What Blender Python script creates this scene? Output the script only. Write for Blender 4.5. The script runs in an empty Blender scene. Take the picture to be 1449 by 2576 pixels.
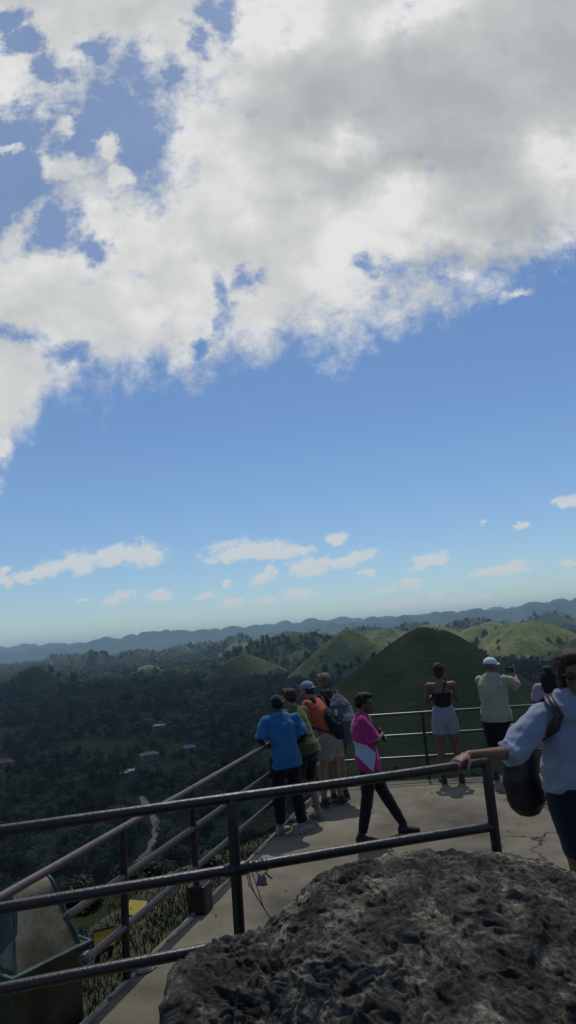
import bpy, bmesh, math, random
import numpy as np
from mathutils import Vector, Matrix, noise
random.seed(7); rng = np.random.default_rng(11)
SC = bpy.context.scene
COL = SC.collection
PI = math.pi

# ------------------------------------------------------------------ camera (also used to turn sight lines into places)
CAM_Z = 2.4
PITCH = math.radians(10.27); ROLL = math.radians(4.55)
F0 = Vector((0, math.cos(PITCH), math.sin(PITCH))); R0 = Vector((1, 0, 0)); U0 = Vector((0, -math.sin(PITCH), math.cos(PITCH)))
CR = R0*math.cos(ROLL) - U0*math.sin(ROLL); CU = U0*math.cos(ROLL) + R0*math.sin(ROLL)
CC = Vector((0, 0, CAM_Z))
def ray(x, y):
    d = F0 + CR*((x-724.5)/1650.) - CU*((y-1288.)/1650.)
    return d/d.y
def at(x, y, Y): return CC + ray(x, y)*Y
def onz(x, y, z):
    d = ray(x, y); return CC + d*((z-CAM_Z)/d.z)

# ------------------------------------------------------------------ helpers
def link(o, parent=None):
    COL.objects.link(o)
    if parent is not None: o.parent = parent
    return o
def tag(o, label=None, cat=None, group=None, kind=None):
    if label: o['label'] = label
    if cat: o['category'] = cat
    if group: o['group'] = group
    if kind: o['kind'] = kind
    return o
def empty(name, loc=(0, 0, 0), rz=0, label=None, cat=None, group=None):
    o = bpy.data.objects.new(name, None); o.empty_display_size = .1
    link(o); o.location = loc; o.rotation_euler = (0, 0, rz)
    return tag(o, label, cat, group)
def mesh_obj(name, me, mat, parent=None, smooth=True):
    if mat is not None and len(me.materials) == 0: me.materials.append(mat)
    if smooth: me.polygons.foreach_set('use_smooth', [True]*len(me.polygons))
    return link(bpy.data.objects.new(name, me), parent)
def obj(name, bm, mat, parent=None, smooth=True):
    bmesh.ops.recalc_face_normals(bm, faces=bm.faces)
    me = bpy.data.meshes.new(name); bm.to_mesh(me); bm.free()
    return mesh_obj(name, me, mat, parent, smooth)
def np_mesh(name, verts, faces):
    me = bpy.data.meshes.new(name)
    verts = np.asarray(verts, dtype=np.float32); faces = np.asarray(faces, dtype=np.int32)
    n, k = faces.shape
    me.vertices.add(len(verts)); me.vertices.foreach_set('co', verts.ravel())
    me.loops.add(n*k); me.loops.foreach_set('vertex_index', faces.ravel())
    me.polygons.add(n); me.polygons.foreach_set('loop_start', np.arange(0, n*k, k, dtype=np.int32))
    try: me.polygons.foreach_set('loop_total', np.full(n, k, dtype=np.int32))
    except Exception: pass
    me.update(calc_edges=True); me.validate()
    return me
def frame_of(d, side=None):
    d = d.normalized()
    s = Vector(side) if side is not None else (Vector((1, 0, 0)) if abs(d.x) < .85 else Vector((0, 1, 0)))
    s = (s - d*s.dot(d))
    if s.length < 1e-4: s = Vector((0, 1, 0)) - d*d.y
    s.normalize(); return s, d.cross(s).normalized()
def tube(bm, pts, rad, side=None, n=12, caps=True, flat=(False, False)):
    pts = [Vector(p) for p in pts]
    if not isinstance(rad, list): rad = [rad]*len(pts)
    rad = [(r, r) if not isinstance(r, (tuple, list)) else r for r in rad]
    rings = []
    P = []; m = len(pts)
    for i in range(m):
        d = (pts[min(i+1, m-1)] - pts[max(i-1, 0)])
        P.append((pts[i], d.normalized(), rad[i]))
    if caps:
        p, d, r = P[0]
        if not flat[0]:
            q = min(r)
            P.insert(0, (p - d*q*.55, d, (r[0]*.78, r[1]*.78))); P.insert(0, (p - d*q*.9, d, (r[0]*.35, r[1]*.35)))
        p, d, r = P[-1]
        if not flat[1]:
            q = min(r)
            P.append((p + d*q*.55, d, (r[0]*.78, r[1]*.78))); P.append((p + d*q*.9, d, (r[0]*.35, r[1]*.35)))
    prev = side
    for p, d, r in P:
        s, t = frame_of(d, prev)
        if side is None: prev = s
        rings.append([bm.verts.new(p + s*(r[0]*math.cos(2*PI*k/n)) + t*(r[1]*math.sin(2*PI*k/n))) for k in range(n)])
    for a, b in zip(rings, rings[1:]):
        for k in range(n):
            bm.faces.new((a[k], a[(k+1) % n], b[(k+1) % n], b[k]))
    if caps:
        bm.faces.new(rings[0][::-1]); bm.faces.new(rings[-1])
def ell(bm, c, r, axes=None, seg=14):
    M = Matrix.Identity(4)
    if axes is not None:
        M = Matrix((axes[0], axes[1], axes[2])).transposed().to_4x4()
    M = Matrix.Translation(Vector(c)) @ M @ Matrix.Diagonal((r[0], r[1], r[2], 1))
    bmesh.ops.create_uvsphere(bm, u_segments=seg, v_segments=max(6, seg*2//3), radius=1, matrix=M)
def box(bm, c, s, rz=0, bevel=0, M=None):
    T = Matrix.Translation(Vector(c)) @ Matrix.Rotation(rz, 4, 'Z') @ Matrix.Diagonal((s[0], s[1], s[2], 1))
    if M is not None: T = M @ T
    g = bmesh.ops.create_cube(bm, size=1, matrix=T)
    if bevel:
        es = list({e for v in g['verts'] for e in v.link_edges})
        bmesh.ops.bevel(bm, geom=es, offset=bevel, segments=2, affect='EDGES', profile=.5)
def prism(bm, poly, z0, z1):
    a = [bm.verts.new((p[0], p[1], z0)) for p in poly]; b = [bm.verts.new((p[0], p[1], z1)) for p in poly]
    bm.faces.new(a[::-1]); bm.faces.new(b); n = len(poly)
    for i in range(n): bm.faces.new((a[i], a[(i+1) % n], b[(i+1) % n], b[i]))

def fuse(name, bm, mat, parent, voxel=.008, smooth=3, wrinkle=0, wscale=9., seed=0, sub=0):
    """joins closed shapes into one continuous surface"""
    bmesh.ops.recalc_face_normals(bm, faces=bm.faces)
    me = bpy.data.meshes.new(name+'_raw'); bm.to_mesh(me); bm.free()
    o = bpy.data.objects.new(name, me); COL.objects.link(o)
    m = o.modifiers.new('r', 'REMESH'); m.mode = 'VOXEL'; m.voxel_size = voxel
    m = o.modifiers.new('s', 'SMOOTH'); m.iterations = smooth; m.factor = .5
    dg = bpy.context.evaluated_depsgraph_get(); dg.update()
    me2 = bpy.data.meshes.new_from_object(o.evaluated_get(dg))
    bpy.data.objects.remove(o); bpy.data.meshes.remove(me); me2.name = name
    if wrinkle:
        off = Vector((seed*3.1, seed*1.7, 0))
        n = len(me2.vertices); co = np.empty(n*3); no = np.empty(n*3)
        me2.vertices.foreach_get('co', co); me2.vertex_normals.foreach_get('vector', no)
        co = co.reshape(-1, 3); no = no.reshape(-1, 3)
        d = np.empty(n)
        for i in range(n):
            v = Vector((co[i, 0], co[i, 1], co[i, 2]*1.5)) + off
            a = noise.noise(v*wscale); b = noise.noise(v*wscale*2.3)
            d[i] = (1-abs(a)*2.2)*.7 + b*.5
        co += no*(d*wrinkle)[:, None]
        me2.vertices.foreach_set('co', co.ravel()); me2.update()
    me2.materials.clear()
    return mesh_obj(name, me2, mat, parent)

# ------------------------------------------------------------------ materials
def new_mat(name):
    m = bpy.data.materials.new(name); m.use_nodes = True
    nt = m.node_tree; b = nt.nodes['Principled BSDF']
    return m, nt, b
def N(nt, t, **k):
    n = nt.nodes.new(t)
    for a, v in k.items():
        if a.startswith('i_'): n.inputs[a[2:].replace('_', ' ')].default_value = v
        else: setattr(n, a, v)
    return n
def ramp(nt, src, stops):
    r = nt.nodes.new('ShaderNodeValToRGB'); nt.links.new(src, r.inputs[0])
    while len(r.color_ramp.elements) < len(stops): r.color_ramp.elements.new(.5)
    for e, (p, c) in zip(r.color_ramp.elements, stops): e.position = p; e.color = (*c, 1)
    return r.outputs[0]
def mottled(name, stops, scale=8., detail=6, rough=.8, bump=.2, bscale=40., bdist=.01, spec=.3, coords='Object', metallic=0, sheen=0, warp=0, stretch=None):
    m, nt, b = new_mat(name)
    tc = N(nt, 'ShaderNodeTexCoord'); src = tc.outputs[coords]
    if stretch:
        mp = N(nt, 'ShaderNodeMapping'); mp.inputs['Scale'].default_value = stretch
        nt.links.new(src, mp.inputs[0]); src = mp.outputs[0]
    n = N(nt, 'ShaderNodeTexNoise', i_Scale=scale, i_Detail=detail, i_Roughness=.6, i_Distortion=warp)
    nt.links.new(src, n.inputs['Vector'])
    nt.links.new(ramp(nt, n.outputs['Fac'], stops), b.inputs['Base Color'])
    b.inputs['Roughness'].default_value = rough; b.inputs['Metallic'].default_value = metallic
    b.inputs['Specular IOR Level'].default_value = spec
    if sheen: b.inputs['Sheen Weight'].default_value = sheen
    if bump:
        n2 = N(nt, 'ShaderNodeTexNoise', i_Scale=bscale, i_Detail=4)
        nt.links.new(src, n2.inputs['Vector'])
        bp = N(nt, 'ShaderNodeBump', i_Strength=bump, i_Distance=bdist)
        nt.links.new(n2.outputs['Fac'], bp.inputs['Height']); nt.links.new(bp.outputs[0], b.inputs['Normal'])
    return m
def cloth(name, c, var=.75, rough=.9, scale=5):
    d = tuple(x*var for x in c)
    return mottled(name, [(.35, d), (.65, c)], scale=scale, rough=rough, bump=.35, bscale=260, bdist=.002, sheen=.15, spec=.15)
def foliage(name, a, b_, c_, trans=.35, objvar=True):
    m, nt, b = new_mat(name)
    tc = N(nt, 'ShaderNodeTexCoord'); oi = N(nt, 'ShaderNodeObjectInfo')
    n = N(nt, 'ShaderNodeTexNoise', i_Scale=.9, i_Detail=4); nt.links.new(tc.outputs['Object'], n.inputs['Vector'])
    md = N(nt, 'ShaderNodeMath', operation='MULTIPLY_ADD'); nt.links.new(oi.outputs['Random'], md.inputs[0]); md.inputs[1].default_value = .5
    gp = N(nt, 'ShaderNodeNewGeometry'); gn = N(nt, 'ShaderNodeTexNoise', i_Scale=.011, i_Detail=5, i_Roughness=.6); nt.links.new(gp.outputs['Position'], gn.inputs['Vector'])
    av = N(nt, 'ShaderNodeMath', operation='MULTIPLY_ADD'); nt.links.new(gn.outputs['Fac'], av.inputs[0]); av.inputs[1].default_value = 2.2; nt.links.new(n.outputs['Fac'], av.inputs[2])
    sb = N(nt, 'ShaderNodeMath', operation='SUBTRACT'); nt.links.new(av.outputs[0], sb.inputs[0]); sb.inputs[1].default_value = 1.35
    nt.links.new(sb.outputs[0], md.inputs[2])
    col = ramp(nt, md.outputs[0], [(.15, a), (.5, b_), (.85, c_)])
    nt.links.new(col, b.inputs['Base Color']); b.inputs['Roughness'].default_value = .6; b.inputs['Specular IOR Level'].default_value = .25
    t = N(nt, 'ShaderNodeBsdfTranslucent'); nt.links.new(col, t.inputs[0])
    mx = N(nt, 'ShaderNodeMixShader'); mx.inputs[0].default_value = trans
    nt.links.new(b.outputs[0], mx.inputs[1]); nt.links.new(t.outputs[0], mx.inputs[2])
    nt.links.new(mx.outputs[0], nt.nodes['Material Output'].inputs[0])
    return m
M = {}
M['dark_paint'] = mottled('dark_railing_paint', [(.4, (.007, .006, .007)), (.62, (.014, .010, .011)), (.74, (.07, .03, .028))], scale=22, detail=8, rough=.40, bump=.25, bscale=60, spec=.5)
M['red_paint'] = mottled('worn_red_railing_paint', [(.36, (.055, .018, .017)), (.47, (.055, .037, .036)), (.62, (.036, .031, .034)), (.75, (.012, .011, .011))], scale=6, detail=9, rough=.38, bump=.3, bscale=50, spec=.6, warp=.4)
M['brown_post'] = mottled('dark_brown_post_paint', [(.4, (.018, .010, .010)), (.65, (.045, .022, .02))], scale=9, rough=.5, bump=.25)
M['grey_pipe'] = mottled('grey_pipe_paint', [(.35, (.10, .11, .12)), (.6, (.24, .25, .27)), (.8, (.12, .08, .07))], scale=8, rough=.35, bump=.2, spec=.6)
M['white_pipe'] = mottled('white_pipe_paint', [(.4, (.05, .048, .047)), (.7, (.10, .10, .10))], scale=9, rough=.32, bump=.1, spec=.5)
M['soil'] = mottled('soil', [(.35, (.03, .026, .018)), (.6, (.055, .045, .03))], scale=6, bump=.6, bscale=30, bdist=.03)
M['trunk'] = mottled('bark', [(.4, (.04, .032, .024)), (.65, (.09, .075, .06))], scale=3, bump=.4)
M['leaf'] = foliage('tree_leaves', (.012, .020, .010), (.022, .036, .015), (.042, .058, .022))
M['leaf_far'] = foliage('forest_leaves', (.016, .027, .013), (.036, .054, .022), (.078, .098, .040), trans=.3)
M['palm_leaf'] = foliage('palm_leaves', (.030, .048, .020), (.062, .085, .032), (.115, .135, .055), trans=.4)
M['banana_leaf'] = foliage('banana_leaves', (.05, .075, .02), (.09, .11, .035), (.13, .14, .05), trans=.45)
M['black'] = mottled('black_plastic', [(.4, (.008, .008, .009)), (.6, (.014, .014, .015))], rough=.35, bump=.05, spec=.5)
M['skin_a'] = mottled('tanned_skin', [(.4, (.13, .07, .048)), (.65, (.17, .092, .062))], scale=14, rough=.55, bump=.1, bscale=200, bdist=.001)
M['skin_b'] = mottled('fair_skin', [(.4, (.21, .13, .10)), (.65, (.27, .165, .125))], scale=14, rough=.55, bump=.1, bscale=200, bdist=.001)
M['skin_c'] = mottled('brown_skin', [(.4, (.075, .042, .03)), (.65, (.10, .056, .04))], scale=14, rough=.5, bump=.1, bscale=200, bdist=.001)
def hair_mat(n, a, b): return mottled(n, [(.4, a), (.62, b)], scale=28, detail=5, rough=.62, bump=.8, bscale=90, bdist=.006, spec=.2, stretch=(3, 3, .6))
M['hair_black'] = hair_mat('black_hair', (.005, .004, .004), (.014, .011, .010))
M['hair_brown'] = hair_mat('brown_hair', (.02, .012, .009), (.06, .035, .024))
M['hair_light'] = hair_mat('light_brown_hair', (.07, .045, .03), (.20, .14, .10))
M['hair_grey'] = hair_mat('grey_hair', (.05, .05, .05), (.14, .14, .14))
# ================================================================== TERRAIN
def sstep(a, b, x):
    t = np.clip((x-a)/(b-a), 0, 1); return t*t*(3-2*t)
def vnoise(x, y, s, seed=0):
    """cheap value noise, vectorised"""
    x = x/s + seed*13.37; y = y/s + seed*7.77
    xi = np.floor(x).astype(np.int64); yi = np.floor(y).astype(np.int64); fx = x-xi; fy = y-yi
    fx = fx*fx*(3-2*fx); fy = fy*fy*(3-2*fy)
    def h(a, b):
        n = (a*374761393 + b*668265263 + seed*144665) & 0x7fffffff
        n = ((n ^ (n >> 13))*1274126177) & 0x7fffffff
        return ((n ^ (n >> 16)) & 0xffff)/65535.
    return (h(xi, yi)*(1-fx)+h(xi+1, yi)*fx)*(1-fy)+(h(xi, yi+1)*(1-fx)+h(xi+1, yi+1)*fx)*fy
def fbm(x, y, s, o=4, seed=0):
    r = 0; a = 1; t = 0
    for k in range(o):
        r = r + a*vnoise(x, y, s/2**k, seed+k); t += a; a *= .5
    return r/t
BASE = -88.
def own(x, y):
    r = np.hypot(x-.8, y-4.)
    z = -.45 - .47*np.clip(r-5.4, 0, 12.6) - .80*np.clip(r-18, 0, 400)
    return z + (fbm(x, y, 6, 3, 3)-.5)*np.clip(r-7, 0, 6)*.12
def ground(x, y):
    r = np.hypot(x, y)
    b = BASE + (fbm(x, y, 220, 4, 5)-.5)*9*sstep(60, 500, r) + sstep(900, 2600, r)*(fbm(x, y, 500, 3, 9)-.5)*10
    o = own(x, y); k = 5.
    return np.where(o > b+25, o, np.maximum(o, b) + k*np.exp(-np.abs(o-b)/k)*.35)
# hills: (px, py of the summit in the view, distance, slope, rounding, kind)
HILLS = []
def hill(px, py, d, slope, k, kind, sx=1.0):
    p = at(px, py, d); HILLS.append(dict(x=p.x, y=p.y, z=p.z, s=slope, k=k, kind=kind, sx=sx))
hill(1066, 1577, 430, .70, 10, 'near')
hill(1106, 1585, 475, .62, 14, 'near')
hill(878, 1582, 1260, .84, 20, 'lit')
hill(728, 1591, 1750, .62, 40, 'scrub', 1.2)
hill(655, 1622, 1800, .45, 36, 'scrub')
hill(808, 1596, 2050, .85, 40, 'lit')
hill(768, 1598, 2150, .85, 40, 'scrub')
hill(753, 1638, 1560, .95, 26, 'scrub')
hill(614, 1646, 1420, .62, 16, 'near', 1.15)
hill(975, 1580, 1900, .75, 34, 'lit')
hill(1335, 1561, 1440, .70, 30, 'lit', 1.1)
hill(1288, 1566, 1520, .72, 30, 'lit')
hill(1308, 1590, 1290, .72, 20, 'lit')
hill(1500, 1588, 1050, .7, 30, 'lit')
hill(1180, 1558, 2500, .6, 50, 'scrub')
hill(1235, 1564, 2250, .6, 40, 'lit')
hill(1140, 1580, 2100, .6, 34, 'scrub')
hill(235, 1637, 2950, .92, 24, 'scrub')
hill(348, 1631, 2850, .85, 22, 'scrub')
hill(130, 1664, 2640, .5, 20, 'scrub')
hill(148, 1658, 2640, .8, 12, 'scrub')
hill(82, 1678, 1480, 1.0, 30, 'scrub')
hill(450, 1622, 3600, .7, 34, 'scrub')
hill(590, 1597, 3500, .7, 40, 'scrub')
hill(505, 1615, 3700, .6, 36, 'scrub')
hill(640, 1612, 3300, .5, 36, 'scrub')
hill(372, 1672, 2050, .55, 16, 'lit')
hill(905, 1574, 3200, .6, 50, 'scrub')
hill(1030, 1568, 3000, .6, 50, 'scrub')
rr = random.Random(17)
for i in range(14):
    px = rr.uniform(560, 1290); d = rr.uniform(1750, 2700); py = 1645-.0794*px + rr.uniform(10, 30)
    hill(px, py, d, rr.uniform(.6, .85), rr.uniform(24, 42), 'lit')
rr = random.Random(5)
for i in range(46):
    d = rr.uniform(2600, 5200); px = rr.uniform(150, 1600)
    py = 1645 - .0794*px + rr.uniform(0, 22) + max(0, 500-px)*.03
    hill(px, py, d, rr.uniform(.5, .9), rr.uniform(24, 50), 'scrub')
def hill_h(h, x, y):
    ex = np.where(x > h['x'], 1.55 if h['y'] < 600 else 1.1, 1.0) if h['kind'] == 'near' else 1.0
    r = np.hypot((x-h['x'])/h['sx']*ex, (y-h['y']))
    a = np.arctan2(y-h['y'], x-h['x']); q = h['x']*.01
    wob = 1 + .06*np.sin(3*a+q) + .04*np.sin(5*a+2*q) + .015*np.sin(11*a)
    z = h['z'] - h['s']*(np.sqrt((r*wob)**2 + h['k']**2) - h['k'])
    if h['kind'] == 'near': return z + (fbm(x, y, 9, 3, 2)-.5)*.8
    return z + (fbm(x, y, 34, 4, 2)-.5)*5*np.clip(r/30, .15, 1)
def terrain_all(x, y):
    z = ground(x, y)
    for h in HILLS:
        m = (np.abs(x-h['x']) < 330) & (np.abs(y-h['y']) < 330)
        if m.any(): z[m] = np.maximum(z[m], hill_h(h, x[m], y[m]))
    return z

def grass_mat(name, a, b_, c_, scale, bs, spots=None, bdist=1.):
    m, nt, b = new_mat(name)
    tc = N(nt, 'ShaderNodeTexCoord')
    n = N(nt, 'ShaderNodeTexNoise', i_Scale=scale, i_Detail=9, i_Roughness=.62); nt.links.new(tc.outputs['Object'], n.inputs['Vector'])
    mpz = N(nt, 'ShaderNodeMapping'); mpz.inputs['Scale'].default_value = (1, 1, 7); nt.links.new(tc.outputs['Object'], mpz.inputs[0])
    nb = N(nt, 'ShaderNodeTexNoise', i_Scale=scale*2.5, i_Detail=7, i_Roughness=.7); nt.links.new(mpz.outputs[0], nb.inputs['Vector'])
    mm_ = N(nt, 'ShaderNodeMath', operation='MULTIPLY_ADD'); nt.links.new(nb.outputs['Fac'], mm_.inputs[0]); mm_.inputs[1].default_value = .8; mm_.inputs[2].default_value = -.4
    ad_ = N(nt, 'ShaderNodeMath', operation='ADD'); nt.links.new(n.outputs['Fac'], ad_.inputs[0]); nt.links.new(mm_.outputs[0], ad_.inputs[1])
    col = ramp(nt, ad_.outputs[0], [(.30, a), (.5, b_), (.70, c_)])
    n2 = N(nt, 'ShaderNodeTexNoise', i_Scale=bs, i_Detail=6, i_Roughness=.7); nt.links.new(tc.outputs['Object'], n2.inputs['Vector'])
    if spots:
        mr = N(nt, 'ShaderNodeMapRange'); mr.inputs[1].default_value = .56; mr.inputs[2].default_value = .64
        nt.links.new(n2.outputs['Fac'], mr.inputs[0])
        mx = N(nt, 'ShaderNodeMix', data_type='RGBA'); nt.links.new(mr.outputs[0], mx.inputs[0]); nt.links.new(col, mx.inputs[6]); mx.inputs[7].default_value = (*spots, 1)
        col = mx.outputs[2]
    nt.links.new(col, b.inputs['Base Color'])
    bp = N(nt, 'ShaderNodeBump', i_Strength=.8, i_Distance=bdist); nt.links.new(n2.outputs['Fac'], bp.inputs['Height']); nt.links.new(bp.outputs[0], b.inputs['Normal'])
    b.inputs['Roughness'].default_value = .95; b.inputs['Specular IOR Level'].default_value = .1
    return m
M['hill_near'] = grass_mat('hill_grass', (.031, .041, .014), (.050, .060, .020), (.080, .084, .032), .035, .9, bdist=.5)  # darker copy of the grass, cloud shade put into its colour
M['hill_lit'] = grass_mat('sunny_hill_grass', (.06, .08, .028), (.13, .15, .050), (.20, .20, .085), .02, .12, spots=(.025, .04, .016), bdist=2.)  # paler copy, the sunlight on these hills put into its colour
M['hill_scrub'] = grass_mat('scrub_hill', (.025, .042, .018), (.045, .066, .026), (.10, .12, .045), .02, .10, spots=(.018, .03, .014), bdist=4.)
M['ground'] = grass_mat('valley_ground', (.012, .020, .008), (.024, .034, .012), (.05, .055, .020), .25, 1.6, spots=(.012, .016, .008), bdist=.3)
M['ridge'] = grass_mat('ridge_forest', (.02, .034, .018), (.03, .046, .022), (.045, .06, .028), .004, .03, bdist=12.)

# ground sheet
az = np.radians(np.concatenate([np.arange(-180, -42, 3.), np.arange(-42, 42, .16), np.arange(42, 180, 3.)]))
rad = np.concatenate([[.01], np.geomspace(2.5, 15000, 420)])
A, Rr = np.meshgrid(az, rad); X = Rr*np.sin(A); Y = Rr*np.cos(A)
Z = ground(X, Y)
na = len(az); nr = len(rad)
idx = np.arange(na*nr).reshape(nr, na)
q = np.stack([idx[:-1, :], np.roll(idx, -1, 1)[:-1, :], np.roll(idx, -1, 1)[1:, :], idx[1:, :]], -1).reshape(-1, 4)
gr = mesh_obj('ground', np_mesh('ground', np.stack([X, Y, Z], -1).reshape(-1, 3), q), M['ground'])
tag(gr, kind='structure')
def hill_mesh(h, name='hill'):
    zmin = BASE-14; Rm = (h['z']-zmin)/h['s']+h['k']+12
    n = 150 if h['kind'] == 'near' else (96 if math.hypot(h['x'], h['y']) < 2200 else 44)
    r = np.concatenate([[.001], np.linspace(0, 1, n)[1:]])*Rm; a = np.linspace(0, 2*PI, n*2, endpoint=False)
    AA, RR = np.meshgrid(a, r); x = h['x']+RR*np.cos(AA)*h['sx']; y = h['y']+RR*np.sin(AA)
    z = hill_h(h, x, y); m = len(a); ix = np.arange(m*n).reshape(n, m)
    qq = np.stack([ix[:-1], np.roll(ix, -1, 1)[:-1], np.roll(ix, -1, 1)[1:], ix[1:]], -1).reshape(-1, 4)
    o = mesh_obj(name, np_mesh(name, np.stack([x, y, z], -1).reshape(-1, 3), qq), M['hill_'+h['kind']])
    return tag(o, kind='structure')
for h in HILLS: hill_mesh(h)
# far ranges along the horizon
def ridge(dist, pts, bump, seed, depth):
    xs = [p[0] for p in pts]; ys = [p[1] for p in pts]
    P = [at(x, y, dist) for x, y in pts]
    wx = np.array([p.x for p in P]); wz = np.array([p.z for p in P])
    n = 1500; x = np.linspace(wx[0], wx[-1], n); zt = np.interp(x, wx, wz)
    k = 40; t = np.linspace(-1, 1, k)
    XX, TT = np.meshgrid(x, t); YY = dist + TT*depth + (fbm(XX, TT*0, 900, 3, seed)-.5)*700
    prof = 1-np.abs(TT)**1.3
    b = np.abs(fbm(XX, YY, 210, 4, seed)-.5)*2
    b2 = fbm(XX, YY, 520, 3, seed+3)
    top = np.interp(XX, x, zt)
    cell = 240.; cr_ = np.random.default_rng(seed); dome = np.zeros_like(XX)
    for q in range(260):
        cx_ = cr_.uniform(wx[0], wx[-1]); cyy = dist + cr_.uniform(-.45, .3)*depth; R_ = cr_.uniform(110, 270); hh = cr_.uniform(.35, 1)*bump*3.0
        dd = np.hypot(XX-cx_, YY-cyy)/R_; dome = np.maximum(dome, hh*np.clip(1-dd*dd, 0, 1))
    ZZ = BASE-10 + (top-BASE+10)*prof + (dome + bump*(.1-b*.8) - bump*.5)*np.clip(prof*1.6, 0, 1)
    ix = np.arange(n*k).reshape(k, n)
    qq = np.stack([ix[:-1, :-1], ix[:-1, 1:], ix[1:, 1:], ix[1:, :-1]], -1).reshape(-1, 4)
    o = mesh_obj('mountain_ridge', np_mesh('mountain_ridge', np.stack([XX, YY, ZZ], -1).reshape(-1, 3), qq), M['ridge'])
    tag(o, kind='structure')
ridge(11500, [(-420, 1680), (0, 1637), (160, 1626), (300, 1628), (480, 1612), (724, 1590), (900, 1570), (1150, 1546), (1449, 1528), (1900, 1490)], 40, 1, 1200)
ridge(9400, [(-420, 1700), (-60, 1660), (60, 1648), (180, 1626), (300, 1606), (450, 1594), (560, 1592), (724, 1573), (800, 1566), (900, 1562), (1000, 1556), (1150, 1556), (1250, 1545), (1350, 1530), (1449, 1524), (1900, 1490)], 33, 2, 1000)
ridge(7600, [(500, 1640), (760, 1604), (860, 1584), (1000, 1575), (1130, 1556), (1230, 1553), (1330, 1540), (1400, 1530), (1449, 1526), (1900, 1480)], 48, 4, 800)

# pale dirt path down in the valley
def strip(name, pts, w, mat, lift=.06, n=30):
    P = []
    for i in range(len(pts)-1):
        for k in range(n): P.append(Vector(pts[i]).lerp(Vector(pts[i+1]), k/n))
    P.append(Vector(pts[-1])); V = []; Fc = []
    for i, p in enumerate(P):
        d = (P[min(i+1, len(P)-1)]-P[max(i-1, 0)]).normalized(); s = Vector((d.y, -d.x))
        for j in range(7):
            q = p + s*w*((j-3)/6)*(1+.25*math.sin(i*.3+j))
            V.append((q.x, q.y))
    xy = np.array(V); z = ground(xy[:, 0], xy[:, 1]) + lift
    for i in range(len(P)-1):
        for j in range(6):
            a = i*7+j; Fc.append((a, a+1, a+8, a+7))
    return tag(mesh_obj(name, np_mesh(name, np.column_stack([xy, z]), Fc), mat), kind='structure')
M['path'] = mottled('pale_dirt', [(.35, (.24, .21, .17)), (.65, (.36, .32, .26))], scale=.5, bump=.3, bscale=3, bdist=.1)
PATH = [(-68, 262), (-66, 285), (-66.5, 318), (-72, 350), (-60, 390)]
pp = onz(374, 2150, BASE); pq = onz(392, 2065, BASE); pr_ = onz(388, 2000, BASE)
PATH = [(pp.x-4, pp.y-22), (pp.x, pp.y), ((pp.x+pq.x)/2+1.5, (pp.y+pq.y)/2), (pq.x, pq.y), (pr_.x-8, pr_.y)]
strip('path', PATH, 3.4, M['path'], .25)
# ================================================================== VEGETATION
def leaf_quad(V, Fc, c, n, size, asp=.6, rnd=random):
    n = n.normalized(); s, t = frame_of(n, (rnd.uniform(-1, 1), rnd.uniform(-1, 1), rnd.uniform(-.6, .6)))
    i = len(V); a = size; b = size*asp
    V += [c - s*a, c - t*b + n*a*.12, c + s*a, c + t*b + n*a*.12]; Fc.append((i, i+1, i+2, i+3))
def crown_mesh(name, h, w, nleaf, size, seed, lobes=9, cone=0, mat=None, base=.3):
    rd = random.Random(seed); V = []; Fc = []; L = []
    for i in range(lobes):
        a = rd.uniform(0, 2*PI); t = rd.random(); rr_ = w*.5*math.sqrt(rd.random())*(1-.55*t)
        L.append((Vector((rr_*math.cos(a), rr_*math.sin(a), h*(base+.12+(.80-base)*t))), w*rd.uniform(.2, .36)))
    L.append((Vector((0, 0, h*(base+.35))), w*.36))
    for i in range(nleaf):
        c, r = rd.choice(L)
        d = Vector((rd.gauss(0, 1), rd.gauss(0, 1), rd.gauss(.25, .9))).normalized()
        p = c + d*r*(rd.random()**.35)*rd.uniform(.85, 1.12); p.z = max(p.z, h*base*.7)
        leaf_quad(V, Fc, p, (d + Vector((rd.uniform(-.6, .6), rd.uniform(-.6, .6), rd.uniform(-.2, .9)))), size*rd.uniform(.6, 1.35), rnd=rd)
    me = np_mesh(name, [tuple(v) for v in V], Fc); me.materials.append(mat or M['leaf']); return me
def trunk_mesh(name, h, r, seed, lean=.04, limbs=5):
    rd = random.Random(seed); bm = bmesh.new()
    lx, ly = rd.uniform(-lean, lean)*h, rd.uniform(-lean, lean)*h
    tube(bm, [(0, 0, -.8), (lx*.3, ly*.3, h*.25), (lx, ly, h*.5), (lx*1.1, ly, h*.72)], [r*1.3, r, r*.75, r*.35], n=6)
    for i in range(limbs):
        a = rd.uniform(0, 2*PI); z = h*rd.uniform(.3, .55); l = h*rd.uniform(.18, .3)
        tube(bm, [(lx*.8, ly*.8, z), (lx+math.cos(a)*l*.5, ly+math.sin(a)*l*.5, z+l*.45), (lx+math.cos(a)*l, ly+math.sin(a)*l, z+l*.8)], [r*.45, r*.3, r*.12], n=5)
    me = bpy.data.meshes.new(name); bm.to_mesh(me); bm.free(); me.materials.append(M['trunk']); return me
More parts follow.
